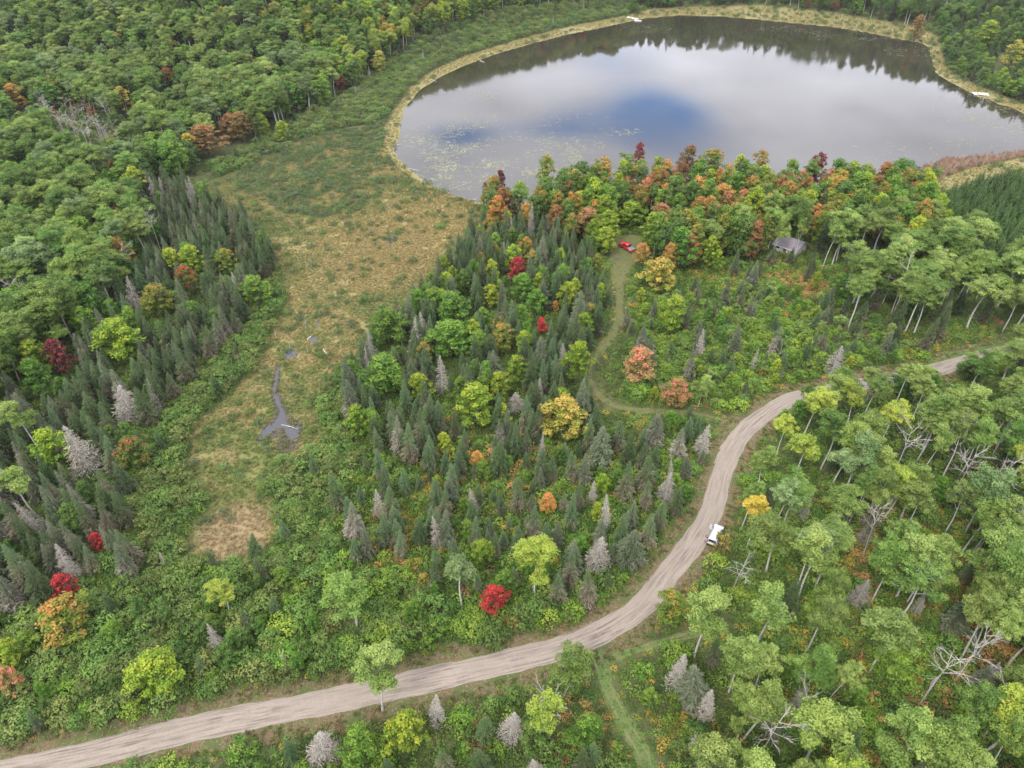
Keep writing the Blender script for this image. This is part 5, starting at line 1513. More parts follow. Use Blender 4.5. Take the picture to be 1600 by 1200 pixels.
LMK = [(770, 933, 'vivid red maple above the road'), (838, 868, 'yellow-green white-trunked birch'), (742, 628, 'big round yellow-green maple'), (880, 650, 'big golden-orange maple'), (998, 568, 'salmon-pink maple by the track'),
       (1058, 614, 'orange-brown maple by the track'), (702, 528, 'round maple amid the spruces'), (600, 582, 'lower bright bog-edge maple'), (607, 508, 'upper bright bog-edge maple'), (808, 420, 'coral-red maple'), (847, 508, 'tiny crimson sapling'),
       (1030, 428, 'large pale yellow maple'), (1004, 396, 'bright orange young maple'), (980, 385, 'red pickup'), (982, 300, 'coral-topped shore maple'), (1231, 378, 'cabin'), (1186, 798, 'clear yellow birch'), (1113, 838, 'white van'),
       (1050, 950, 'dense yellow-topped tree in the bend'), (586, 1052, 'birch leaning over the road'), (896, 1038, 'aspen beside the track mouth'), (634, 1142, 'bright lime maple below the road'), (206, 706, 'red maple at the bog edge'),
       (152, 846, 'slender scarlet maple'), (98, 918, 'scarlet maple top'), (88, 556, 'dull maroon maple'), (294, 434, 'coral-topped inland maple'), (182, 527, 'large yellow-green maple in the left spruces'), (78, 698, 'yellow-green maple by the silver spruce'),
       (128, 708, 'big silver dead spruce'), (235, 345, 'bare white forked tree'), (240, 1050, 'golden-green tree in the alders'), (345, 922, 'olive-yellow birch in the alders'), (322, 218, 'orange-brown forest-edge maple'), (435, 650, 'bog creek'),
       (480, 545, 'small bog pools'), (1305, 566, 'pale conical spruce by the road'), (935, 862, 'thick pale grey spruce'), (1420, 690, 'upper bare white birch'), (1376, 812, 'leaning bare birch over ferns'), (1208, 1140, 'lowest bare birch crown'),
       (1345, 926, 'small grey spruce in the lower woods'), (1277, 256, 'dark maroon shore maple'), (1532, 147, 'white bank dock'), (990, 30, 'far white dock'), (857, 786, 'small orange sapling'), (1042, 762, 'pale spruce by the road curve'),
       (22, 150, 'coral-orange far-left maple'), (192, 156, 'yellow upper-left tree'), (1480, 1040, 'leaning bare birch pair'), (1060, 1050, 'pointed pale dead spruce'), (1485, 571, 'last visible patch of road'), (12, 1062, 'rose-pink edge maple'),
       (940, 700, 'large dull green spruce'), (397, 452, 'bright green bog-side maple')]
taken = {}


def own_label(t):
    best = sorted(((math.hypot(t['u'] - a, t['v'] - b_), a, b_, w) for a, b_, w in LMK))[:3]
    for d, a, b_, w in best:
        if not 12 < d < 150:
            continue
        du, dv = t['u'] - a, t['v'] - b_
        side = ('right of' if du > 0 else 'left of') if abs(du) > abs(dv) else ('below' if dv > 0 else 'above')
        for k_, word in ((0, 'first'), (1, 'second')):
            key = (t['kind'], t['col'], w, side)
            if taken.get(key, 0) == k_:
                taken[key] = k_ + 1
                lab = '%s %s, %s one %s the %s' % (ADJ[(t['kind'], t['col'])], '', word, side, w)
                lab = lab.replace(' ,', ',')
                if len(lab.split()) <= 16:
                    return lab
    return None


mass = defaultdict(list)
bykind = defaultdict(list)
for t in TREES:
    k = t['kind']
    t['var'] = int(rng.integers(VARN[k]))
    if k == 'aspen':
        dense = .9 if t.get('big', 1) > 1.25 else .22 if t.get('big', 1) > 1 else .2
        t['var'] = int(rng.choice([5, 6, 7])) if rng.random() < dense else int(rng.choice([0, 1, 2, 3, 4], p=[.25, .25, .22, .08, .2]))
    lean = .05 if k in ('aspen', 'dead_birch', 'dead_spruce') else .025
    t['rot'] = (rng.normal(0, lean), rng.normal(0, lean), rng.uniform(0, 2 * PI))
    sz = t['h'] / NOMH[k]
    sx = t['r'] / NOMR[k] * rng.uniform(.96, 1.04)
    t['scl'] = (sx, sx * rng.uniform(.92, 1.08), sz)
    bykind[k].append(t)
for k, L in bykind.items():
    heroes = [t for t in L if t['hero']]
    rest = sorted([t for t in L if not t['hero']], key=lambda t: -(t['size'] if t['inside'] and t['seen'] >= 4 else 0))
    n = LIMIT - len(heroes)
    ind = [t for t in rest[:n] if t['inside'] and t['seen'] >= 4 and t['size'] > 9]
    ids = {id(t) for t in ind}
    for t in sorted(ind, key=lambda t: min(math.hypot(t['u'] - a, t['v'] - b_) for a, b_, w in LMK)):
        t['label'] = own_label(t)
    for t in heroes + ind:
        place_tree(t)
    mass[k] = [t for t in rest if id(t) not in ids]
    print(k, len(L), 'individuals', len(heroes) + len(ind), 'mass', len(mass[k]))
MASSL = {'spruce': 'dense mass of pointed spruces filling in the woods', 'dead_spruce': 'scattered grey dead spruces farther off', 'aspen': 'closed canopy of green aspens in the far forest', 'maple': 'closed canopy of rounded broadleaf trees in the far forest',
         'dead_birch': 'scattered bare pale trees farther off', 'shrub': 'dense thicket of rounded green bushes', 'willow': 'low willow bushes dotted over the bog and shore', 'pine': 'dense stand of young green pines beyond the nearest ones'}
for k, L in mass.items():
    if not L:
        continue
    keys = sorted({(t['var'], t['col']) for t in L})
    ix = {q: i for i, q in enumerate(keys)}
    scatter_object(MASSN[k], [shape_mesh(k, v, c_, 'joined') for v, c_ in keys], [(t['x'], t['y'], t['z']) for t in L], [t['rot'] for t in L], [t['scl'] for t in L], [ix[(t['var'], t['col'])] for t in L], MASSL[k])


# ------------------------------------------------------------------ undergrowth, grass, reeds, lily pads
def scatter_pts(polyg, s, jit=.45, lim=None):
    x0, y0 = polyg.min(0)
    x1, y1 = polyg.max(0)
    X, Y = np.meshgrid(np.arange(x0, x1, s), np.arange(y0, y1, s))
    X = (X + rng.uniform(-jit, jit, X.shape) * s).ravel()
    Y = (Y + rng.uniform(-jit, jit, Y.shape) * s).ravel()
    m = pip(X, Y, polyg)
    X, Y = X[m], Y[m]
    U, Vv, D = project(X, Y, 0)
    m = (U > -150) & (U < 1750) & (Vv < 1400) & (D > 5)
    return X[m], Y[m], U[m], Vv[m]


def vnoise(x, y, f, seed):
    """smooth value noise on numpy arrays"""
    r = np.random.default_rng(seed).random((64, 64))
    a, b_ = x * f + 500, y * f + 500
    i, j = np.floor(a).astype(int), np.floor(b_).astype(int)
    u, v = a - i, b_ - j
    u, v = u * u * (3 - 2 * u), v * v * (3 - 2 * v)
    g = lambda p, q: r[p % 64, q % 64]
    return (g(i, j) * (1 - u) + g(i + 1, j) * u) * (1 - v) + (g(i, j + 1) * (1 - u) + g(i + 1, j + 1) * u) * v


def roaddist(X, Y):
    d = np.full(len(X), 99.)
    for pth, half in ((pROAD, 3.55), (pT1, .75), (pT2, .85), (pT3, .35), (pT4, 1.2)):
        lo, hi = pth.min(0) - 8, pth.max(0) + 8
        near = (X > lo[0]) & (X < hi[0]) & (Y > lo[1]) & (Y < hi[1])
        if near.any():
            d[near] = np.minimum(d[near], segdist(X[near], Y[near], pth[::2], closed=False) - half)
    return d


def near_car(X, Y):
    m = np.zeros(len(X), bool)
    for (cx, cy), rad_ in ((CABIN, 4.6), (PICK, 3.4), (VAN, 3.2)):
        m |= np.hypot(X - cx, Y - cy) < rad_
    return m


quad = poly([(-200, 1420), (1800, 1420), (1800, 250), (-200, 250)])
X, Y, U, Vv = scatter_pts(quad, 1.02)
lv = (Vv > 300) | (rng.random(len(X)) < .35)
rd = roaddist(X, Y)
m = lv & ~pip(X, Y, gLAKE) & ~pip(X, Y, gSEDGE) & ~(pip(X, Y, gMEADOW)) & ~pip(X, Y, gCLEAR) & (rd > .35) & ~near_car(X, Y)
X, Y, U, Vv, rd = X[m], Y[m], U[m], Vv[m], rd[m]
FERNPX = [((1235, 455), 60, 32, 'orange', .95), ((1130, 450), 70, 60, 'yellow', .35), ((620, 830), 45, 80, 'yellow', .75), ((640, 880), 60, 50, 'orange', .35), ((820, 715), 70, 40, 'orange', .35), ((860, 750), 90, 60, 'yellow', .4),
          ((1440, 880), 130, 90, 'yellow', .55), ((1560, 980), 90, 140, 'orange', .55), ((1350, 860), 90, 60, 'orange', .35), ((1120, 1000), 60, 20, 'yellow', .6), ((920, 1130), 60, 50, 'orange', .6), ((1060, 1150), 80, 50, 'yellow', .45),
          ((1180, 610), 50, 20, 'yellow', .6), ((1440, 535), 120, 20, 'yellow', .5), ((1100, 640), 40, 20, 'orange', .3), ((1250, 1060), 120, 90, 'yellow', .3), ((1480, 1130), 100, 80, 'orange', .35), ((740, 740), 60, 60, 'orange', .3), ((1010, 700), 70, 60, 'yellow', .3)]
pa = vnoise(X, Y, .23, 5)
pb = vnoise(X, Y, .55, 6)
colr = np.where(vnoise(X, Y, .12, 8) + .35 * pb > .72, 0, 1)           # 0 green 1 dark
colr = np.where(rng.random(len(X)) < .25, 0, colr)
open_px = ((U > 980) & (U < 1300) & (Vv > 420) & (Vv < 660)) | ((U > 560) & (U < 1100) & (Vv > 690) & (Vv < 980)) | ((U > 1150) & (Vv > 780))
colr = np.where(open_px & (rng.random(len(X)) < .75), 0, colr)
colr = np.where((pa + .5 * pb > 1.26) & open_px, 2, colr)
colr = np.where((vnoise(X, Y, .2, 11) + .5 * vnoise(X, Y, .6, 12) > 1.30) & open_px, 3, colr)
colr = np.where((vnoise(X, Y, .25, 15) + .5 * pb > 1.28), 4, colr)
for (cu, cv_), ru, rv, cn, amp in FERNPX:
    q = np.exp(-(((U - cu) / ru) ** 2 + ((Vv - cv_) / rv) ** 2)) * amp
    hit = rng.random(len(X)) < q * (.35 + 1.1 * pb)
    colr = np.where(hit, {'yellow': 2, 'orange': 3}[cn], colr)
colr = np.where((rd < 1.8) & (rng.random(len(X)) < .4), np.where(rng.random(len(X)) < .5, 2, 0), colr)
fm = []
for cn in ('green', 'dark', 'yellow', 'orange', 'rust'):
    for q in range(3):
        V_, Q_, T_ = fern(.8, 44 if q else 56, .6 + .15 * q).data()
        fm.append(mesh_np('herbs', V_, Q_, [MAT[('fern', cn)]], attrs={'tint': T_}))
n = len(X)
sc_ = rng.uniform(.7, 1.35, n) * np.where(rd < 2.0, .6, 1) * np.where(open_px, 1.15, .95)
sz_ = sc_ * rng.uniform(.6, 1.8, n) * np.where(colr >= 2, .7, 1)
scatter_object('undergrowth', fm, np.stack([X, Y, hgt(X, Y) - .02], 1), np.stack([np.zeros(n), np.zeros(n), rng.uniform(0, 6.28, n)], 1), np.stack([sc_, sc_, sz_], 1), colr * 3 + rng.integers(0, 3, n), 'ferns and low leafy undergrowth covering the forest floor')
print('undergrowth', n)

tm = []
for q in range(4):
    V_, Q_, T_ = tuft(.5, 20, .55, .09).data()
    tm.append((V_, Q_, T_))


def tufts(name, X, Y, mk, s0, s1, zf, label, z=0.0):
    n = len(X)
    ms = [mesh_np(name, a, b_, [MG[mk]], attrs={'tint': c_}) for a, b_, c_ in tm]
    s = rng.uniform(s0, s1, n)
    scatter_object(name, ms, np.stack([X, Y, np.full(n, z) + (hgt(X, Y) if z == 0 else 0)], 1), np.stack([rng.normal(0, .1, n), rng.normal(0, .1, n), rng.uniform(0, 6.28, n)], 1), np.stack([s, s, s * zf * rng.uniform(.6, 1.2, n)], 1), rng.integers(0, len(ms), n), label)
    print(name, n)


X, Y, U, Vv = scatter_pts(gMEADOW, .6)
ok = ~pip(X, Y, gMUD) | (rng.random(len(X)) < .6)
ok &= ~pip(X, Y, gCREEK)
for p in POOLS:
    ok &= ~pip(X, Y, poly(p))
ok &= ~((vnoise(X, Y, .35, 21) < .2) & (rng.random(len(X)) < .5))
tufts('meadow_grass', X[ok], Y[ok], 'meadow', .7, 1.3, .75, 'tan and olive sedge tufts of the open bog meadow')
X, Y, U, Vv = scatter_pts(gSEDGE, 1.3)
ok = ~pip(X, Y, gLAKE)
d_ = segdist(X, Y, gLAKE)
ok &= (Y > 190) & (vnoise(X, Y, .09, 44) + .5 * vnoise(X, Y, .3, 45) > .5)
tufts('shore_sedge_grass', X[ok], Y[ok], 'sedge', .8, 1.6, 1.0, 'golden sedge fringe around the lake shore')
REED = poly([(1428, 285), (1440, 262), (1480, 250), (1530, 246), (1600, 238), (1600, 246), (1560, 254), (1520, 262), (1480, 275), (1455, 296)])
X, Y, U, Vv = scatter_pts(REED, .55)
ok = rng.random(len(X)) < .55
tufts('reed_grass', X[ok], Y[ok], 'reed', .8, 1.3, 3.2, 'reddish reeds standing in the shallow water', z=-.1)
# verge grass
V_ = []
for side in (-1, 1):
    t = np.gradient(pROAD, axis=0); t /= np.linalg.norm(t, axis=1)[:, None]
    nrm = np.stack([-t[:, 1], t[:, 0]], 1)
    for off in np.arange(2.3, 4.7, .40):
        p = pROAD + nrm * side * off + rng.normal(0, .22, pROAD.shape)
        V_.append(p[rng.random(len(p)) < (.2 if off < 2.7 else .6)])
V_ = np.concatenate(V_)
V_ = np.concatenate([V_, V_ + rng.normal(0, .4, V_.shape)])
V_ = V_[roaddist(V_[:, 0], V_[:, 1]) > -1.35]
tufts('verge_grass', V_[:, 0], V_[:, 1], 'verge', .5, 1.2, .8, 'dry tufted grass on the road verges')

X_ = []
for pth, wd_ in ((pT2, 2.1), (pT3, 1.8), (pT1, 1.5), (pT4, 1.6)):
    t = np.gradient(pth, axis=0); t /= np.linalg.norm(t, axis=1)[:, None]
    nrm = np.stack([-t[:, 1], t[:, 0]], 1)
    for off in np.arange(-wd_, wd_ + .1, .38):
        p = pth + nrm * off + rng.normal(0, .3, pth.shape)
        X_.append(p[rng.random(len(p)) < (.22 + .6 * (abs(off) / wd_) ** 3)])
X_ = np.concatenate(X_)
X_ = X_[segdist(X_[:, 0], X_[:, 1], pROAD[::2], closed=False) > 2.6]
tufts('track_grass', X_[:, 0], X_[:, 1], 'track', .35, .8, .5, 'short green grass growing along the tracks')

# lily pads in drifts
pd = []
for (cu, cv_), ru, rv, n in (((720, 150), 46, 8, 260), ((780, 245), 95, 24, 1500), ((700, 215), 55, 18, 650), ((720, 275), 60, 16, 500), ((850, 225), 80, 14, 420), ((950, 205), 40, 5, 240), ((900, 262), 70, 12, 240), ((760, 270), 60, 14, 380), ((840, 190), 90, 14, 200), ((1330, 55), 60, 7, 260), ((1250, 45), 50, 4, 120),
                       ((1010, 45), 30, 5, 60), ((1500, 165), 35, 20, 330), ((1560, 190), 40, 18, 420), ((1530, 222), 40, 6, 90), ((1600, 215), 40, 14, 160), ((640, 270), 20, 12, 60), ((1400, 235), 60, 12, 50), ((1420, 80), 30, 8, 90)):
    th = rng.uniform(0, 6.28, n)
    rr_ = np.sqrt(rng.random(n)) * 1.35
    pd += [px2ground(cu + ru * r1 * math.cos(a), cv_ + rv * r1 * math.sin(a), -.1) for a, r1 in zip(th, rr_)]
pd = np.array(pd)
pd = pd[pip(pd[:, 0], pd[:, 1], gLAKE)]
pd = pd[(vnoise(pd[:, 0], pd[:, 1], .12, 33) + rng.normal(0, .16, len(pd))) > .48]
n = len(pd)
ms = []
for q in range(4):
    a, b_, c_ = pad(6).data()
    ms.append(mesh_np('pads', a, b_, [m_pad], attrs={'tint': c_}))
s = rng.uniform(.6, 1.2, n)
scatter_object('lily_pads', ms, np.concatenate([pd, np.full((n, 1), -.085)], 1), np.stack([np.zeros(n), np.zeros(n), rng.uniform(0, 6.28, n)], 1), np.stack([s, s, np.ones(n)], 1), rng.integers(0, 4, n), 'pale lily pads drifting in patches on the lake')


# ------------------------------------------------------------------ built things
def bm_mesh(name, bm, mat, parent=None, bevel=0.0, smooth=False, **kw):
    if bevel:
        bmesh.ops.bevel(bm, geom=[e for e in bm.edges if len(e.link_faces) == 2 and e.calc_face_angle(0) > .4], offset=bevel, segments=2, affect='EDGES', clamp_overlap=True)
    bmesh.ops.recalc_face_normals(bm, faces=bm.faces)
    me = bpy.data.meshes.new(name)
    bm.to_mesh(me)
    bm.free()
    for p in me.polygons:
        p.use_smooth = smooth
    for m in (mat if isinstance(mat, (list, tuple)) else [mat]):
        me.materials.append(m)
    return link(name, me, parent, **kw)


def hexa(bm, x0, x1, y0, y1, z0, z1, tx0=0, tx1=0, ty=0):
    """box whose top is pulled in by tx0/tx1 at the ends and ty at the sides"""
    b_ = [bm.verts.new(p) for p in ((x0, y0, z0), (x1, y0, z0), (x1, y1, z0), (x0, y1, z0), (x0 + tx0, y0 + ty, z1), (x1 - tx1, y0 + ty, z1), (x1 - tx1, y1 - ty, z1), (x0 + tx0, y1 - ty, z1))]
    for f in ((3, 2, 1, 0), (4, 5, 6, 7), (0, 1, 5, 4), (1, 2, 6, 5), (2, 3, 7, 6), (3, 0, 4, 7)):
        bm.faces.new([b_[i] for i in f])


def box(name, dims, mat, parent, bevel=0.0, **kw):
    bm = bmesh.new()
    hexa(bm, *dims)
    return bm_mesh(name, bm, mat, parent, bevel, **kw)


def quadmesh(name, pts, mat, parent, off=None):
    me = bpy.data.meshes.new(name)
    me.from_pydata([tuple(p) for p in pts], [], [tuple(range(len(pts)))])
    me.materials.append(mat)
    return link(name, me, parent)


def paint(name, col, rough=.3):
    m, nt, b = new_mat(name)
    geo = nt.n('ShaderNodeNewGeometry')
    f = nt.noise(geo.outputs['Position'], 3.0, 3)
    nt.l(nt.ramp(f, [(0.3, tuple(x * .88 for x in col)), (0.7, col)]), b.inputs['Base Color'])
    b.inputs['Roughness'].default_value = rough
    b.inputs['Coat Weight'].default_value = .5
    return m


m_redpaint, m_whitepaint = paint('red_car_paint', (.42, .012, .018)), paint('white_car_paint', (.47, .47, .48))
m_glass = simple('dark_window_glass', (.02, .022, .026), .05, 0, .05, 1, 1.0)
m_tyre = simple('tyre_rubber', (.02, .02, .02), .9)
m_rim = simple('rim_metal', (.45, .45, .46), .35, .8)
m_black = simple('black_plastic', (.025, .025, .025), .6)
m_cover = simple('grey_bed_cover', (.13, .12, .13), .45)
m_lamp = simple('lamp_lens', (.7, .7, .68), .15)
m_tail = simple('tail_lens', (.45, .02, .02), .25)
m_dock = simple('white_dock_boards', (.72, .72, .70), .6, 0, .08)
m_roof = simple('grey_roof_felt', (.185, .165, .170), .9, 0, .18, 2.2)
m_siding = simple('cream_siding', (.62, .57, .50), .7, 0, .06)
m_door = simple('brown_door', (.12, .07, .04), .6)
m_stone = simple('hearth_stone', (.13, .125, .115), .9, 0, .3)
m_ash = simple('fire_ash', (.07, .065, .06), .95, 0, .3)
m_log = simple('bleached_log', (.42, .38, .33), .8, 0, .25)
m_tarp = simple('blue_tarp', (.08, .17, .30), .5)
m_post = simple('white_post_paint', (.75, .75, .73), .5)


def wheels(root, xs_, half, r_=.36, wd=.24):
    for x in xs_:
        for sd_ in (-1, 1):
            w = bpy.data.objects.new('wheel', None)
            COL.objects.link(w)
            w.parent = root
            w.location = (x, sd_ * (half - wd / 2 + .02), r_)
            for nm, rr_, ww, mt in (('tyre', r_, wd, m_tyre), ('rim', r_ * .6, wd + .03, m_rim)):
                bm = bmesh.new()
                bmesh.ops.create_cone(bm, cap_ends=True, segments=20, radius1=rr_, radius2=rr_, depth=ww, matrix=Matrix.Rotation(PI / 2, 4, 'X'))
                bm_mesh(nm, bm, mt, w, .03 if nm == 'tyre' else 0.01)


def vehicle_root(name, label, cat, a, b_, z=0.0):
    """a: photo pixel of the rear end on the ground, b: of the front end"""
    pa_, pb_ = np.array(px2ground(*a)), np.array(px2ground(*b_))
    c = (pa_ + pb_) / 2
    ang = math.atan2(*(pb_ - pa_)[::-1])
    root = bpy.data.objects.new(name, None)
    COL.objects.link(root)
    root.location = (c[0], c[1], z)
    root.rotation_euler = (0, 0, ang)
    return tag(root, label, cat)


# red pickup, nose to upper left, grey cover on its bed
pk = vehicle_root('pickup_truck', 'red pickup truck with grey bed cover parked in the grassy clearing', 'pickup', (991, 396), (969, 383), .02)
bm = bmesh.new()
hexa(bm, -2.85, 2.85, -.97, .97, .42, 1.06, .04, .12, .05)
bm_mesh('body', bm, m_redpaint, pk, .07, True)
bm = bmesh.new()
hexa(bm, -.85, 1.55, -.90, .90, 1.06, 1.80, .28, .62, .16)
bm_mesh('cab', bm, m_redpaint, pk, .06, True)
box('hood', (1.45, 2.78, -.86, .86, 1.06, 1.16, .02, .12, .06), m_redpaint, pk, .04)
box('bed_cover', (-2.78, -.90, -.84, .84, 1.06, 1.13, .02, .02, .03), m_cover, pk, .02)
box('tailgate', (-2.90, -2.84, -.80, .80, .55, 1.04), m_black, pk, .01)
box('bumper', (-3.0, -2.84, -.9, .9, .40, .56), m_rim, pk, .03)
box('bumper', (2.80, 2.98, -.9, .9, .40, .60), m_black, pk, .03)
box('grille', (2.79, 2.83, -.55, .55, .66, .96), m_black, pk)
quadmesh('windshield', [(1.52, -.80, 1.10), (1.52, .80, 1.10), (1.01, .70, 1.72), (1.01, -.70, 1.72)], m_glass, pk)
quadmesh('rear_window', [(-.85, .78, 1.16), (-.85, -.78, 1.16), (-.63, -.70, 1.70), (-.63, .70, 1.70)], m_glass, pk)
for s_ in (-1, 1):
    quadmesh('side_window', [(-.66, s_ * .89, 1.14), (.36, s_ * .89, 1.14), (.36, s_ * .782, 1.70), (-.52, s_ * .782, 1.70)], m_glass, pk)
    quadmesh('side_window', [(.42, s_ * .89, 1.14), (1.34, s_ * .89, 1.14), (.95, s_ * .782, 1.70), (.42, s_ * .782, 1.70)], m_glass, pk)
    box('mirror', (1.15, 1.30, s_ * 1.0 - .12, s_ * 1.0 + .12, 1.12, 1.32), m_black, pk, .02)
    box('headlight', (2.76, 2.86, s_ * .74 - .16, s_ * .74 + .16, .72, .94), m_lamp, pk, .02)
    box('tail_light', (-2.93, -2.83, s_ * .88 - .07, s_ * .88 + .07, .66, 1.02), m_tail, pk, .01)
    box('door_handle', (-.2, 0, s_ * .965 - .02, s_ * .965 + .02, .96, 1.0), m_black, pk)
wheels(pk, (-1.85, 1.85), .97)

# white van at the roadside
vn = vehicle_root('white_van', 'white van pulled over on the road shoulder by yellow-green bushes', 'van', (1109.5, 856), (1123.5, 825), .05)
bm = bmesh.new()
hexa(bm, -2.5, 2.5, -.96, .96, .35, 1.05, .03, .10, .04)
bm_mesh('body', bm, m_whitepaint, vn, .08, True)
bm = bmesh.new()
hexa(bm, -2.46, 1.75, -.92, .92, 1.05, 1.92, .18, .75, .14)
bm_mesh('upper_body', bm, m_whitepaint, vn, .08, True)
box('hood', (1.5, 2.42, -.84, .84, 1.05, 1.14, .02, .1, .06), m_whitepaint, vn, .04)
quadmesh('windshield', [(1.75, -.80, 1.12), (1.75, .80, 1.12), (1.10, .70, 1.84), (1.10, -.70, 1.84)], m_glass, vn)
quadmesh('rear_window', [(-2.455, .70, 1.25), (-2.455, -.70, 1.25), (-2.33, -.66, 1.75), (-2.33, .66, 1.75)], m_glass, vn)
for s_ in (-1, 1):
    for x0, x1 in ((-2.1, -.9), (-.8, .25), (.35, 1.25)):
        quadmesh('side_window', [(x0, s_ * .915, 1.20), (x1, s_ * .915, 1.20), (x1 - (.25 if x1 > 1 else 0), s_ * .82, 1.74), (x0, s_ * .82, 1.74)], m_glass, vn)
    box('mirror', (1.3, 1.45, s_ * 1.02 - .12, s_ * 1.02 + .12, 1.12, 1.32), m_black, vn, .02)
    box('headlight', (2.40, 2.51, s_ * .70 - .18, s_ * .70 + .18, .72, .92), m_lamp, vn, .02)
    box('tail_light', (-2.53, -2.44, s_ * .84 - .08, s_ * .84 + .08, .8, 1.3), m_tail, vn, .01)
    box('roof_rail', (-2.0, .7, s_ * .70 - .03, s_ * .70 + .03, 1.93, 1.99), m_black, vn)
box('bumper', (2.44, 2.60, -.88, .88, .34, .56), m_black, vn, .03)
box('bumper', (-2.62, -2.48, -.88, .88, .34, .56), m_black, vn, .03)
d_ = box('open_door', (-.02, .8, -.03, .03, .45, 1.6, .1, .2, 0), m_whitepaint, vn, .02)
d_.location = (1.05, .98, 0)
d_.rotation_euler = (0, 0, R(60))
wheels(vn, (-1.6, 1.55), .96)
vn.scale = (.93, .93, .93)

# person beside the van: one skinned body
def person(loc, face):
    root = bpy.data.objects.new('person', None)
    COL.objects.link(root)
    root.location = loc
    root.rotation_euler = (0, 0, face)
    tag(root, 'person in dark top and pale trousers standing beside the white van', 'person')

    def skin(name, vs, es, rs, mat, parent):
        me = bpy.data.meshes.new(name)
        me.from_pydata(vs, es, [])
        o = link(name, me, parent)
        sk = o.modifiers.new('skin', 'SKIN')
        for i, r_ in enumerate(rs):
            me.skin_vertices[0].data[i].radius = (r_, r_)
        me.skin_vertices[0].data[0].use_root = True
        sb = o.modifiers.new('sub', 'SUBSURF')
        sb.levels = sb.render_levels = 1
        me.materials.append(mat)
        return o
    m_skin = simple('skin', (.50, .33, .25), .6)
    m_top = simple('dark_jacket', (.025, .025, .03), .8)
    m_tr = simple('pale_trousers', (.38, .35, .30), .85)
    m_hair = simple('dark_hair', (.03, .022, .018), .7)
    m_shoe = simple('dark_shoes', (.04, .035, .03), .7)
    vs = [(0, 0, .98), (0, 0, 1.2), (0, 0, 1.42), (0, 0, 1.52), (0, .01, 1.62), (0, .02, 1.72)]
    es = [(0, 1), (1, 2), (2, 3), (3, 4), (4, 5)]
    rs = [.13, .13, .14, .055, .09, .075]
    for s_ in (-1, 1):
        k = len(vs)
        vs += [(s_ * .19, 0, 1.42), (s_ * .25, .02, 1.14), (s_ * .24, .18, .98), (s_ * .23, .25, .96)]
        es += [(2, k), (k, k + 1), (k + 1, k + 2), (k + 2, k + 3)]
        rs += [.06, .045, .033, .03]
        k = len(vs)
        vs += [(s_ * .10, 0, .92), (s_ * .11, .03, .50), (s_ * .12, 0, .09), (s_ * .12, .14, .05)]
        es += [(0, k), (k, k + 1), (k + 1, k + 2), (k + 2, k + 3)]
        rs += [.09, .06, .045, .035]
    skin('body', vs, es, rs, m_skin, root)
    skin('jacket', [(0, 0, .96), (0, 0, 1.2), (0, 0, 1.43), (.2, 0, 1.43), (.26, .02, 1.14), (.25, .16, 1.0), (-.2, 0, 1.43), (-.26, .02, 1.14), (-.25, .16, 1.0)], [(0, 1), (1, 2), (2, 3), (3, 4), (4, 5), (2, 6), (6, 7), (7, 8)], [.16, .155, .16, .08, .065, .05, .08, .065, .05], m_top, root)
    skin('trousers', [(0, 0, .98), (.10, 0, .90), (.11, .03, .5), (.12, 0, .1), (-.10, 0, .90), (-.11, .03, .5), (-.12, 0, .1)], [(0, 1), (1, 2), (2, 3), (0, 4), (4, 5), (5, 6)], [.15, .11, .08, .07, .11, .08, .07], m_tr, root)
    bm = bmesh.new()
    bmesh.ops.create_icosphere(bm, subdivisions=2, radius=.115, matrix=Matrix.Translation((0, -.015, 1.71)) @ Matrix.Diagonal((.9, 1.05, .8, 1)))
    bm_mesh('hair', bm, m_hair, root, 0, True)
    for s_ in (-1, 1):
        box('shoe', (s_ * .12 - .05, s_ * .12 + .05, -.09, .2, 0, .09, .01, .01, .02), m_shoe, root, .02)


px_, py_ = px2ground(1102, 846.5)
person((px_, py_, .06), R(-60))

# cabin: low gabled roof, cream walls
cb = bpy.data.objects.new('cabin', None)
COL.objects.link(cb)
a, b_ = np.array(px2ground(1211, 392)), np.array(px2ground(1238, 402))
ang = math.atan2(*(b_ - a)[::-1])
nrm = np.array([-math.sin(ang), math.cos(ang)])
cc_ = (a + b_) / 2 + nrm * 3.3
cb.location = (cc_[0], cc_[1], 0)
cb.rotation_euler = (0, 0, ang)
tag(cb, 'small cream cabin with low grey gable roof hidden among the birches', 'cabin')
hw_, hd_, wh, rh = 3.5, 3.2, 2.4, 3.9
bm = bmesh.new()
vv = [bm.verts.new(p) for p in ((-hw_, -hd_, 0), (hw_, -hd_, 0), (hw_, hd_, 0), (-hw_, hd_, 0), (-hw_, -hd_, wh), (hw_, -hd_, wh), (hw_, hd_, wh), (-hw_, hd_, wh), (-hw_, 0, rh - .1), (hw_, 0, rh - .1))]
for f in ((0, 1, 5, 4), (1, 2, 6, 9, 5), (2, 3, 7, 6), (3, 0, 4, 8, 7)):
    bm.faces.new([vv[i] for i in f])
bm_mesh('wall', bm, m_siding, cb)
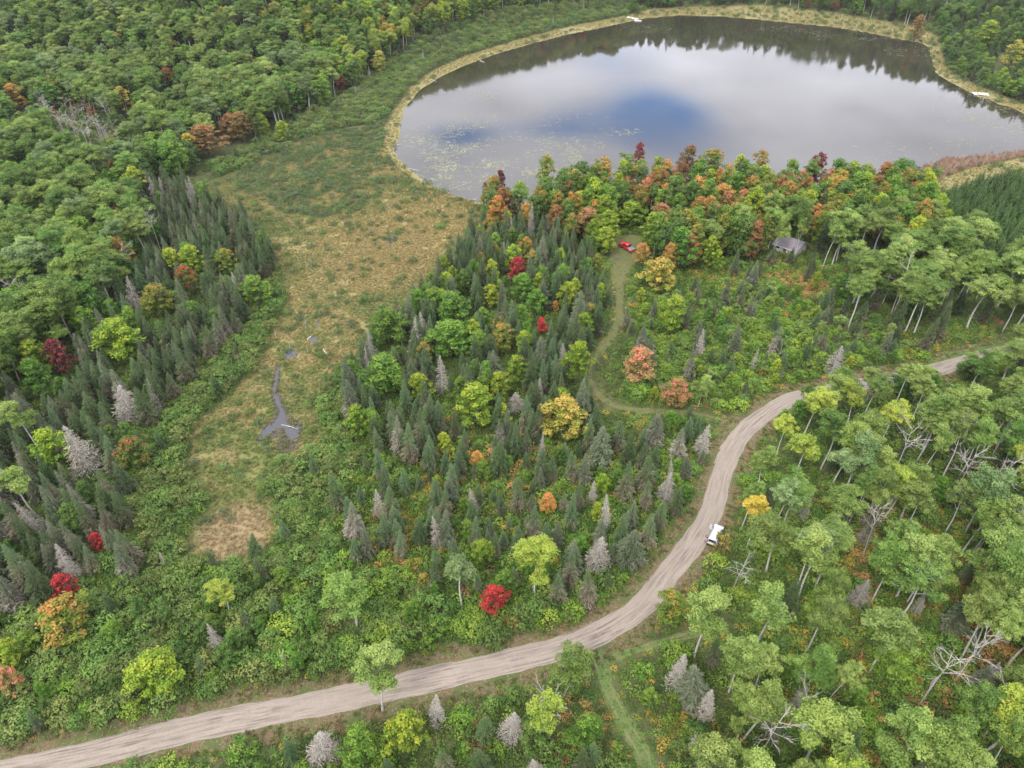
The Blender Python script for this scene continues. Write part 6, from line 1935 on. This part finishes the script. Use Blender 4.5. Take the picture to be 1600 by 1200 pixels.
for sd_ in (-1, 1):
    bm = bmesh.new()
    sl = (rh - wh) / hd_
    e = hd_ + .55
    ze = rh - sl * e
    pts = [(-hw_ - .45, 0, rh), (hw_ + .45, 0, rh), (hw_ + .45, sd_ * e, ze), (-hw_ - .45, sd_ * e, ze)]
    top = [bm.verts.new((x, y, z + .10)) for x, y, z in pts]
    bot = [bm.verts.new((x, y, z)) for x, y, z in pts]
    bm.faces.new(top)
    bm.faces.new(bot[::-1])
    for i in range(4):
        bm.faces.new((top[i], bot[i], bot[(i + 1) % 4], top[(i + 1) % 4]))
    rf = bm_mesh('roof_slope', bm, m_roof, cb)
    nsh = 9
    for i in range(nsh):                        # felt courses, each lapped over the one below
        y0, y1 = e * (i + 1) / nsh, e * i / nsh
        z0, z1 = rh - sl * y0 + .125 + .012, rh - sl * y1 + .104
        bm = bmesh.new()
        q = [bm.verts.new(p) for p in ((-hw_ - .46, sd_ * y0, z0), (hw_ + .46, sd_ * y0, z0), (hw_ + .46, sd_ * y1, z1), (-hw_ - .46, sd_ * y1, z1), (-hw_ - .46, sd_ * y0, z0 - .03), (hw_ + .46, sd_ * y0, z0 - .03))]
        bm.faces.new(q[:4])
        bm.faces.new((q[0], q[4], q[5], q[1]))
        bm_mesh('roofing_course', bm, m_roof, rf)
box('ridge_cap', (-hw_ - .47, hw_ + .47, -.16, .16, rh + .10, rh + .19, 0, 0, .1), m_roof, cb)
dr = box('door', (-.45, .45, -hd_ - .05, -hd_ + .02, .05, 2.05), m_door, cb)
box('handle', (.30, .38, -hd_ - .10, -hd_ - .05, 1.0, 1.08), m_rim, dr)
for x in (-2.3, 2.2):
    wf = box('window', (x - .6, x + .6, -hd_ - .05, -hd_ + .02, .95, 1.95), m_post, cb)
    box('pane', (x - .5, x + .5, -hd_ - .062, -hd_ - .045, 1.05, 1.85), m_glass, wf)
box('chimney', (.9, 1.15, .9, 1.15, rh - .6, rh + .75), m_black, cb)
box('fascia', (-hw_ - .45, hw_ + .45, -hd_ - .60, -hd_ - .55, ze - .12, ze + .06), m_post, cb)

# fire ring
fr = bpy.data.objects.new('fire_ring', None)
COL.objects.link(fr)
fx, fy = px2ground(967, 403)
fr.location = (fx, fy, .016)
tag(fr, 'ring of grey stones around ashes in the clearing near the pickup', 'fire pit')
bm = bmesh.new()
bmesh.ops.create_cone(bm, cap_ends=True, segments=16, radius1=.55, radius2=.5, depth=.05, matrix=Matrix.Translation((0, 0, .03)))
bm_mesh('ash_bed', bm, m_ash, fr)
for i in range(11):
    bm = bmesh.new()
    a = i * 2 * PI / 11
    bmesh.ops.create_icosphere(bm, subdivisions=1, radius=rng.uniform(.12, .19), matrix=Matrix.Translation((math.cos(a) * .6, math.sin(a) * .6, .08)) @ Matrix.Diagonal((1, rng.uniform(.7, 1.1), .7, 1)))
    bm_mesh('stone', bm, m_stone, fr)


def dock(loc, ang, L, Wd, label, n):
    root = bpy.data.objects.new('dock', None)
    COL.objects.link(root)
    root.location, root.rotation_euler = loc, (0, 0, ang)
    tag(root, label, 'dock')
    st = L / n
    me = None
    for i in range(n):
        if me is None:
            o = box('plank', (-st / 2 + .01, st / 2 - .01, -Wd / 2, Wd / 2, .38, .43), m_dock, root)
            me = o.data
        else:
            o = bpy.data.objects.new('plank', me)
            COL.objects.link(o)
            o.parent = root
        o.location.x = -L / 2 + st * (i + .5)
    for y in (-Wd / 2 + .1, Wd / 2 - .1):
        box('beam', (-L / 2, L / 2, y - .05, y + .05, .24, .378), m_dock, root)
        for x in (-L / 2 + .3, L / 2 - .3):
            box('post', (x - .06, x + .06, y - .06, y + .06, -1.6, .237), m_log, root)


x, y = px2ground(1532, 147.5)
dock((x, y, -.1), R(-12), 6.6, 3.4, 'square white dock on the right-hand lake bank', 16)
x, y = px2ground(988, 29)
dock((x, y, -.1), R(-48), 9.0, 2.4, 'narrow white dock on the far lake shore', 20)


def boat(loc, ang, label):
    root = bpy.data.objects.new('rowing_boat', None)
    COL.objects.link(root)
    root.location, root.rotation_euler = loc, (0, 0, ang)
    tag(root, label, 'boat')
    n, V, F = 9, [], []
    for i in range(n):
        t = i / (n - 1)
        w = .85 * math.sin(PI * min(1, .28 + .72 * (1 - t)) / 1.15) if t < .98 else .04
        w = .85 * (1 - t ** 2.6) + .03
        x = -2.2 + 4.4 * t
        sh = .12 * t * t
        V += [(x, -w, .48 + sh), (x, -w * .62, .06 + sh), (x, w * .62, .06 + sh), (x, w, .48 + sh)]
        if i:
            k = 4 * i
            F += [(k - 4, k, k + 1, k - 3), (k - 3, k + 1, k + 2, k - 2), (k - 2, k + 2, k + 3, k - 1)]
    F.append((0, 1, 2, 3))
    me = bpy.data.meshes.new('hull')
    me.from_pydata(V, [], F)
    me.materials.append(m_post)
    o = link('hull', me, root)
    md = o.modifiers.new('s', 'SOLIDIFY')
    md.thickness = .05
    for x in (-1.3, 0, 1.0):
        box('bench', (x - .14, x + .14, -.62, .62, .34, .38), m_log, root)


x, y = px2ground(997, 33)
boat((x, y, -.14), R(-6), 'small white boat moored at the far dock')

# blue tarp heap in the trees above the right bank
tp = bpy.data.objects.new('tarp_shelter', None)
COL.objects.link(tp)
x, y = px2ground(1567, 92)
tp.location = (x, y, float(hgt(x, y)))
tag(tp, 'blue tarp shelter half hidden in trees above the white dock', 'tarp')
bm = bmesh.new()
hexa(bm, -2.2, 2.2, -1.4, 1.4, .05, 1.9, .5, .5, 1.2)
bm_mesh('cover', bm, m_tarp, tp, .1)
for s_ in (-1, 1):
    box('pole', (s_ * 1.9 - .05, s_ * 1.9 + .05, -.05, .05, 0, 1.95), m_log, tp)

# marker post by the road
mp_ = bpy.data.objects.new('marker_post', None)
COL.objects.link(mp_)
x, y = px2ground(1353, 580)
mp_.location = (x, y, 0)
tag(mp_, 'white marker post beside the road near the pale conical spruce', 'post')
box('post', (-.06, .06, -.06, .06, 0, 1.25), m_post, mp_, .01)
box('plate', (-.17, .17, -.085, -.062, .85, 1.25), m_post, mp_)


def log_obj(name, a, b_, rad_, label, z0=.05, z1=.15, forks=3):
    pa_, pb_ = np.array([*px2ground(*a), z0]), np.array([*px2ground(*b_), z1])
    g = Geo()
    m_ = (pa_ + pb_) / 2 + np.array([rng.normal(0, .15), rng.normal(0, .15), .1])
    g.tube([pa_, m_, pb_], [rad_, rad_ * .75, rad_ * .35], 6)
    for i in range(forks):
        t = rng.uniform(.4, .9)
        s0 = pa_ + (pb_ - pa_) * t
        L = np.linalg.norm(pb_ - pa_) * .22
        g.tube([s0, s0 + unit(1)[0] * np.array([1, 1, .5]) * L], [rad_ * .4, rad_ * .12], 4)
    V_, Q_, T_ = g.data()
    c = V_.mean(0)
    o = link(name, mesh_np(name, V_ - c, Q_, [m_log], attrs={'tint': T_}, smooth=True), label=label, cat='log')
    o.location = c


for a, b_, rad_, lab in (((597, 193), (628, 193), .15, 'pale log lying across the golden sedge at the west shore'), ((612, 229), (627, 226), .08, 'upper of two grey sticks jutting into the lake from the west shore'), ((611, 240), (621, 243), .09, 'lower of two grey sticks jutting into the lake from the west shore'),
                         ((688, 296), (702, 303), .11, 'white fallen birch end at the bottom corner of the lake'), ((700, 298), (738, 284), .05, 'thin long branch floating off the bottom corner of the lake'), ((640, 264), (655, 268), .07, 'grey stick at the lower west shoreline'),
                         ((728, 314), (745, 312), .12, 'grey log where the wooded point meets the meadow'), ((672, 124), (682, 128), .18, 'driftwood log at the upper west shore'), ((750, 95), (757, 98), .2, 'driftwood log midway along the upper shore'), ((505, 546), (511, 554), .14, 'white fallen branch beside the small bog pools'),
                         ((480, 532), (487, 526), .16, 'pale root lying in the small bog pool'), ((440, 664), (466, 672), .06, 'thin stick across the creek water'), ((1466, 268), (1482, 270), .15, 'bleached log in the reddish reeds')):
    log_obj('fallen_log', a, b_, rad_, lab, .05, .25)
for u, v, h, lab in ((431, 527, 2.4, 'leaning dead stick at the left of the bog pools'), (478, 515, 3.2, 'tallest bare snag beside the bog pools'), (453, 545, 2.6, 'forked bare snag behind the lower bog pool'), (481, 552, 1.8, 'short bare snag below the bog pools')):
    g = Geo()
    x, y = px2ground(u, v)
    g.tube([(0, 0, 0), (.1, .05, h * .5), (.25, .0, h)], [.09, .07, .02], 5)
    for i in range(4):
        z = h * rng.uniform(.4, .9)
        g.tube([(.15, 0, z), (.15 + rng.normal(0, .5), rng.normal(0, .5), z + .5)], [.035, .01], 3)
    V_, Q_, T_ = g.data()
    o = link('bare_snag', mesh_np('bare_snag', V_, Q_, [m_bonebark], attrs={'tint': T_}), label=lab, cat='dead tree')
    o.location = (x, y, 0)


# ------------------------------------------------------------------ the air: a faint even haze round the whole place
hz = bpy.data.materials.new('air')
hz.use_nodes = True
nt = NT(hz.node_tree)
hz.node_tree.nodes.remove(hz.node_tree.nodes['Principled BSDF'])
pv = nt.n('ShaderNodeVolumePrincipled')
pv.inputs['Color'].default_value = (.92, .95, 1.0, 1)
pv.inputs['Density'].default_value = 0.00005
pv.inputs['Anisotropy'].default_value = 0.2
nt.l(pv.outputs[0], hz.node_tree.nodes['Material Output'].inputs['Volume'])
bm = bmesh.new()
hexa(bm, -6200, 6200, -3200, 9200, -3.2, 108)
bm_mesh('haze', bm, hz, None, kind='stuff')
SC.cycles.volume_bounces = 1
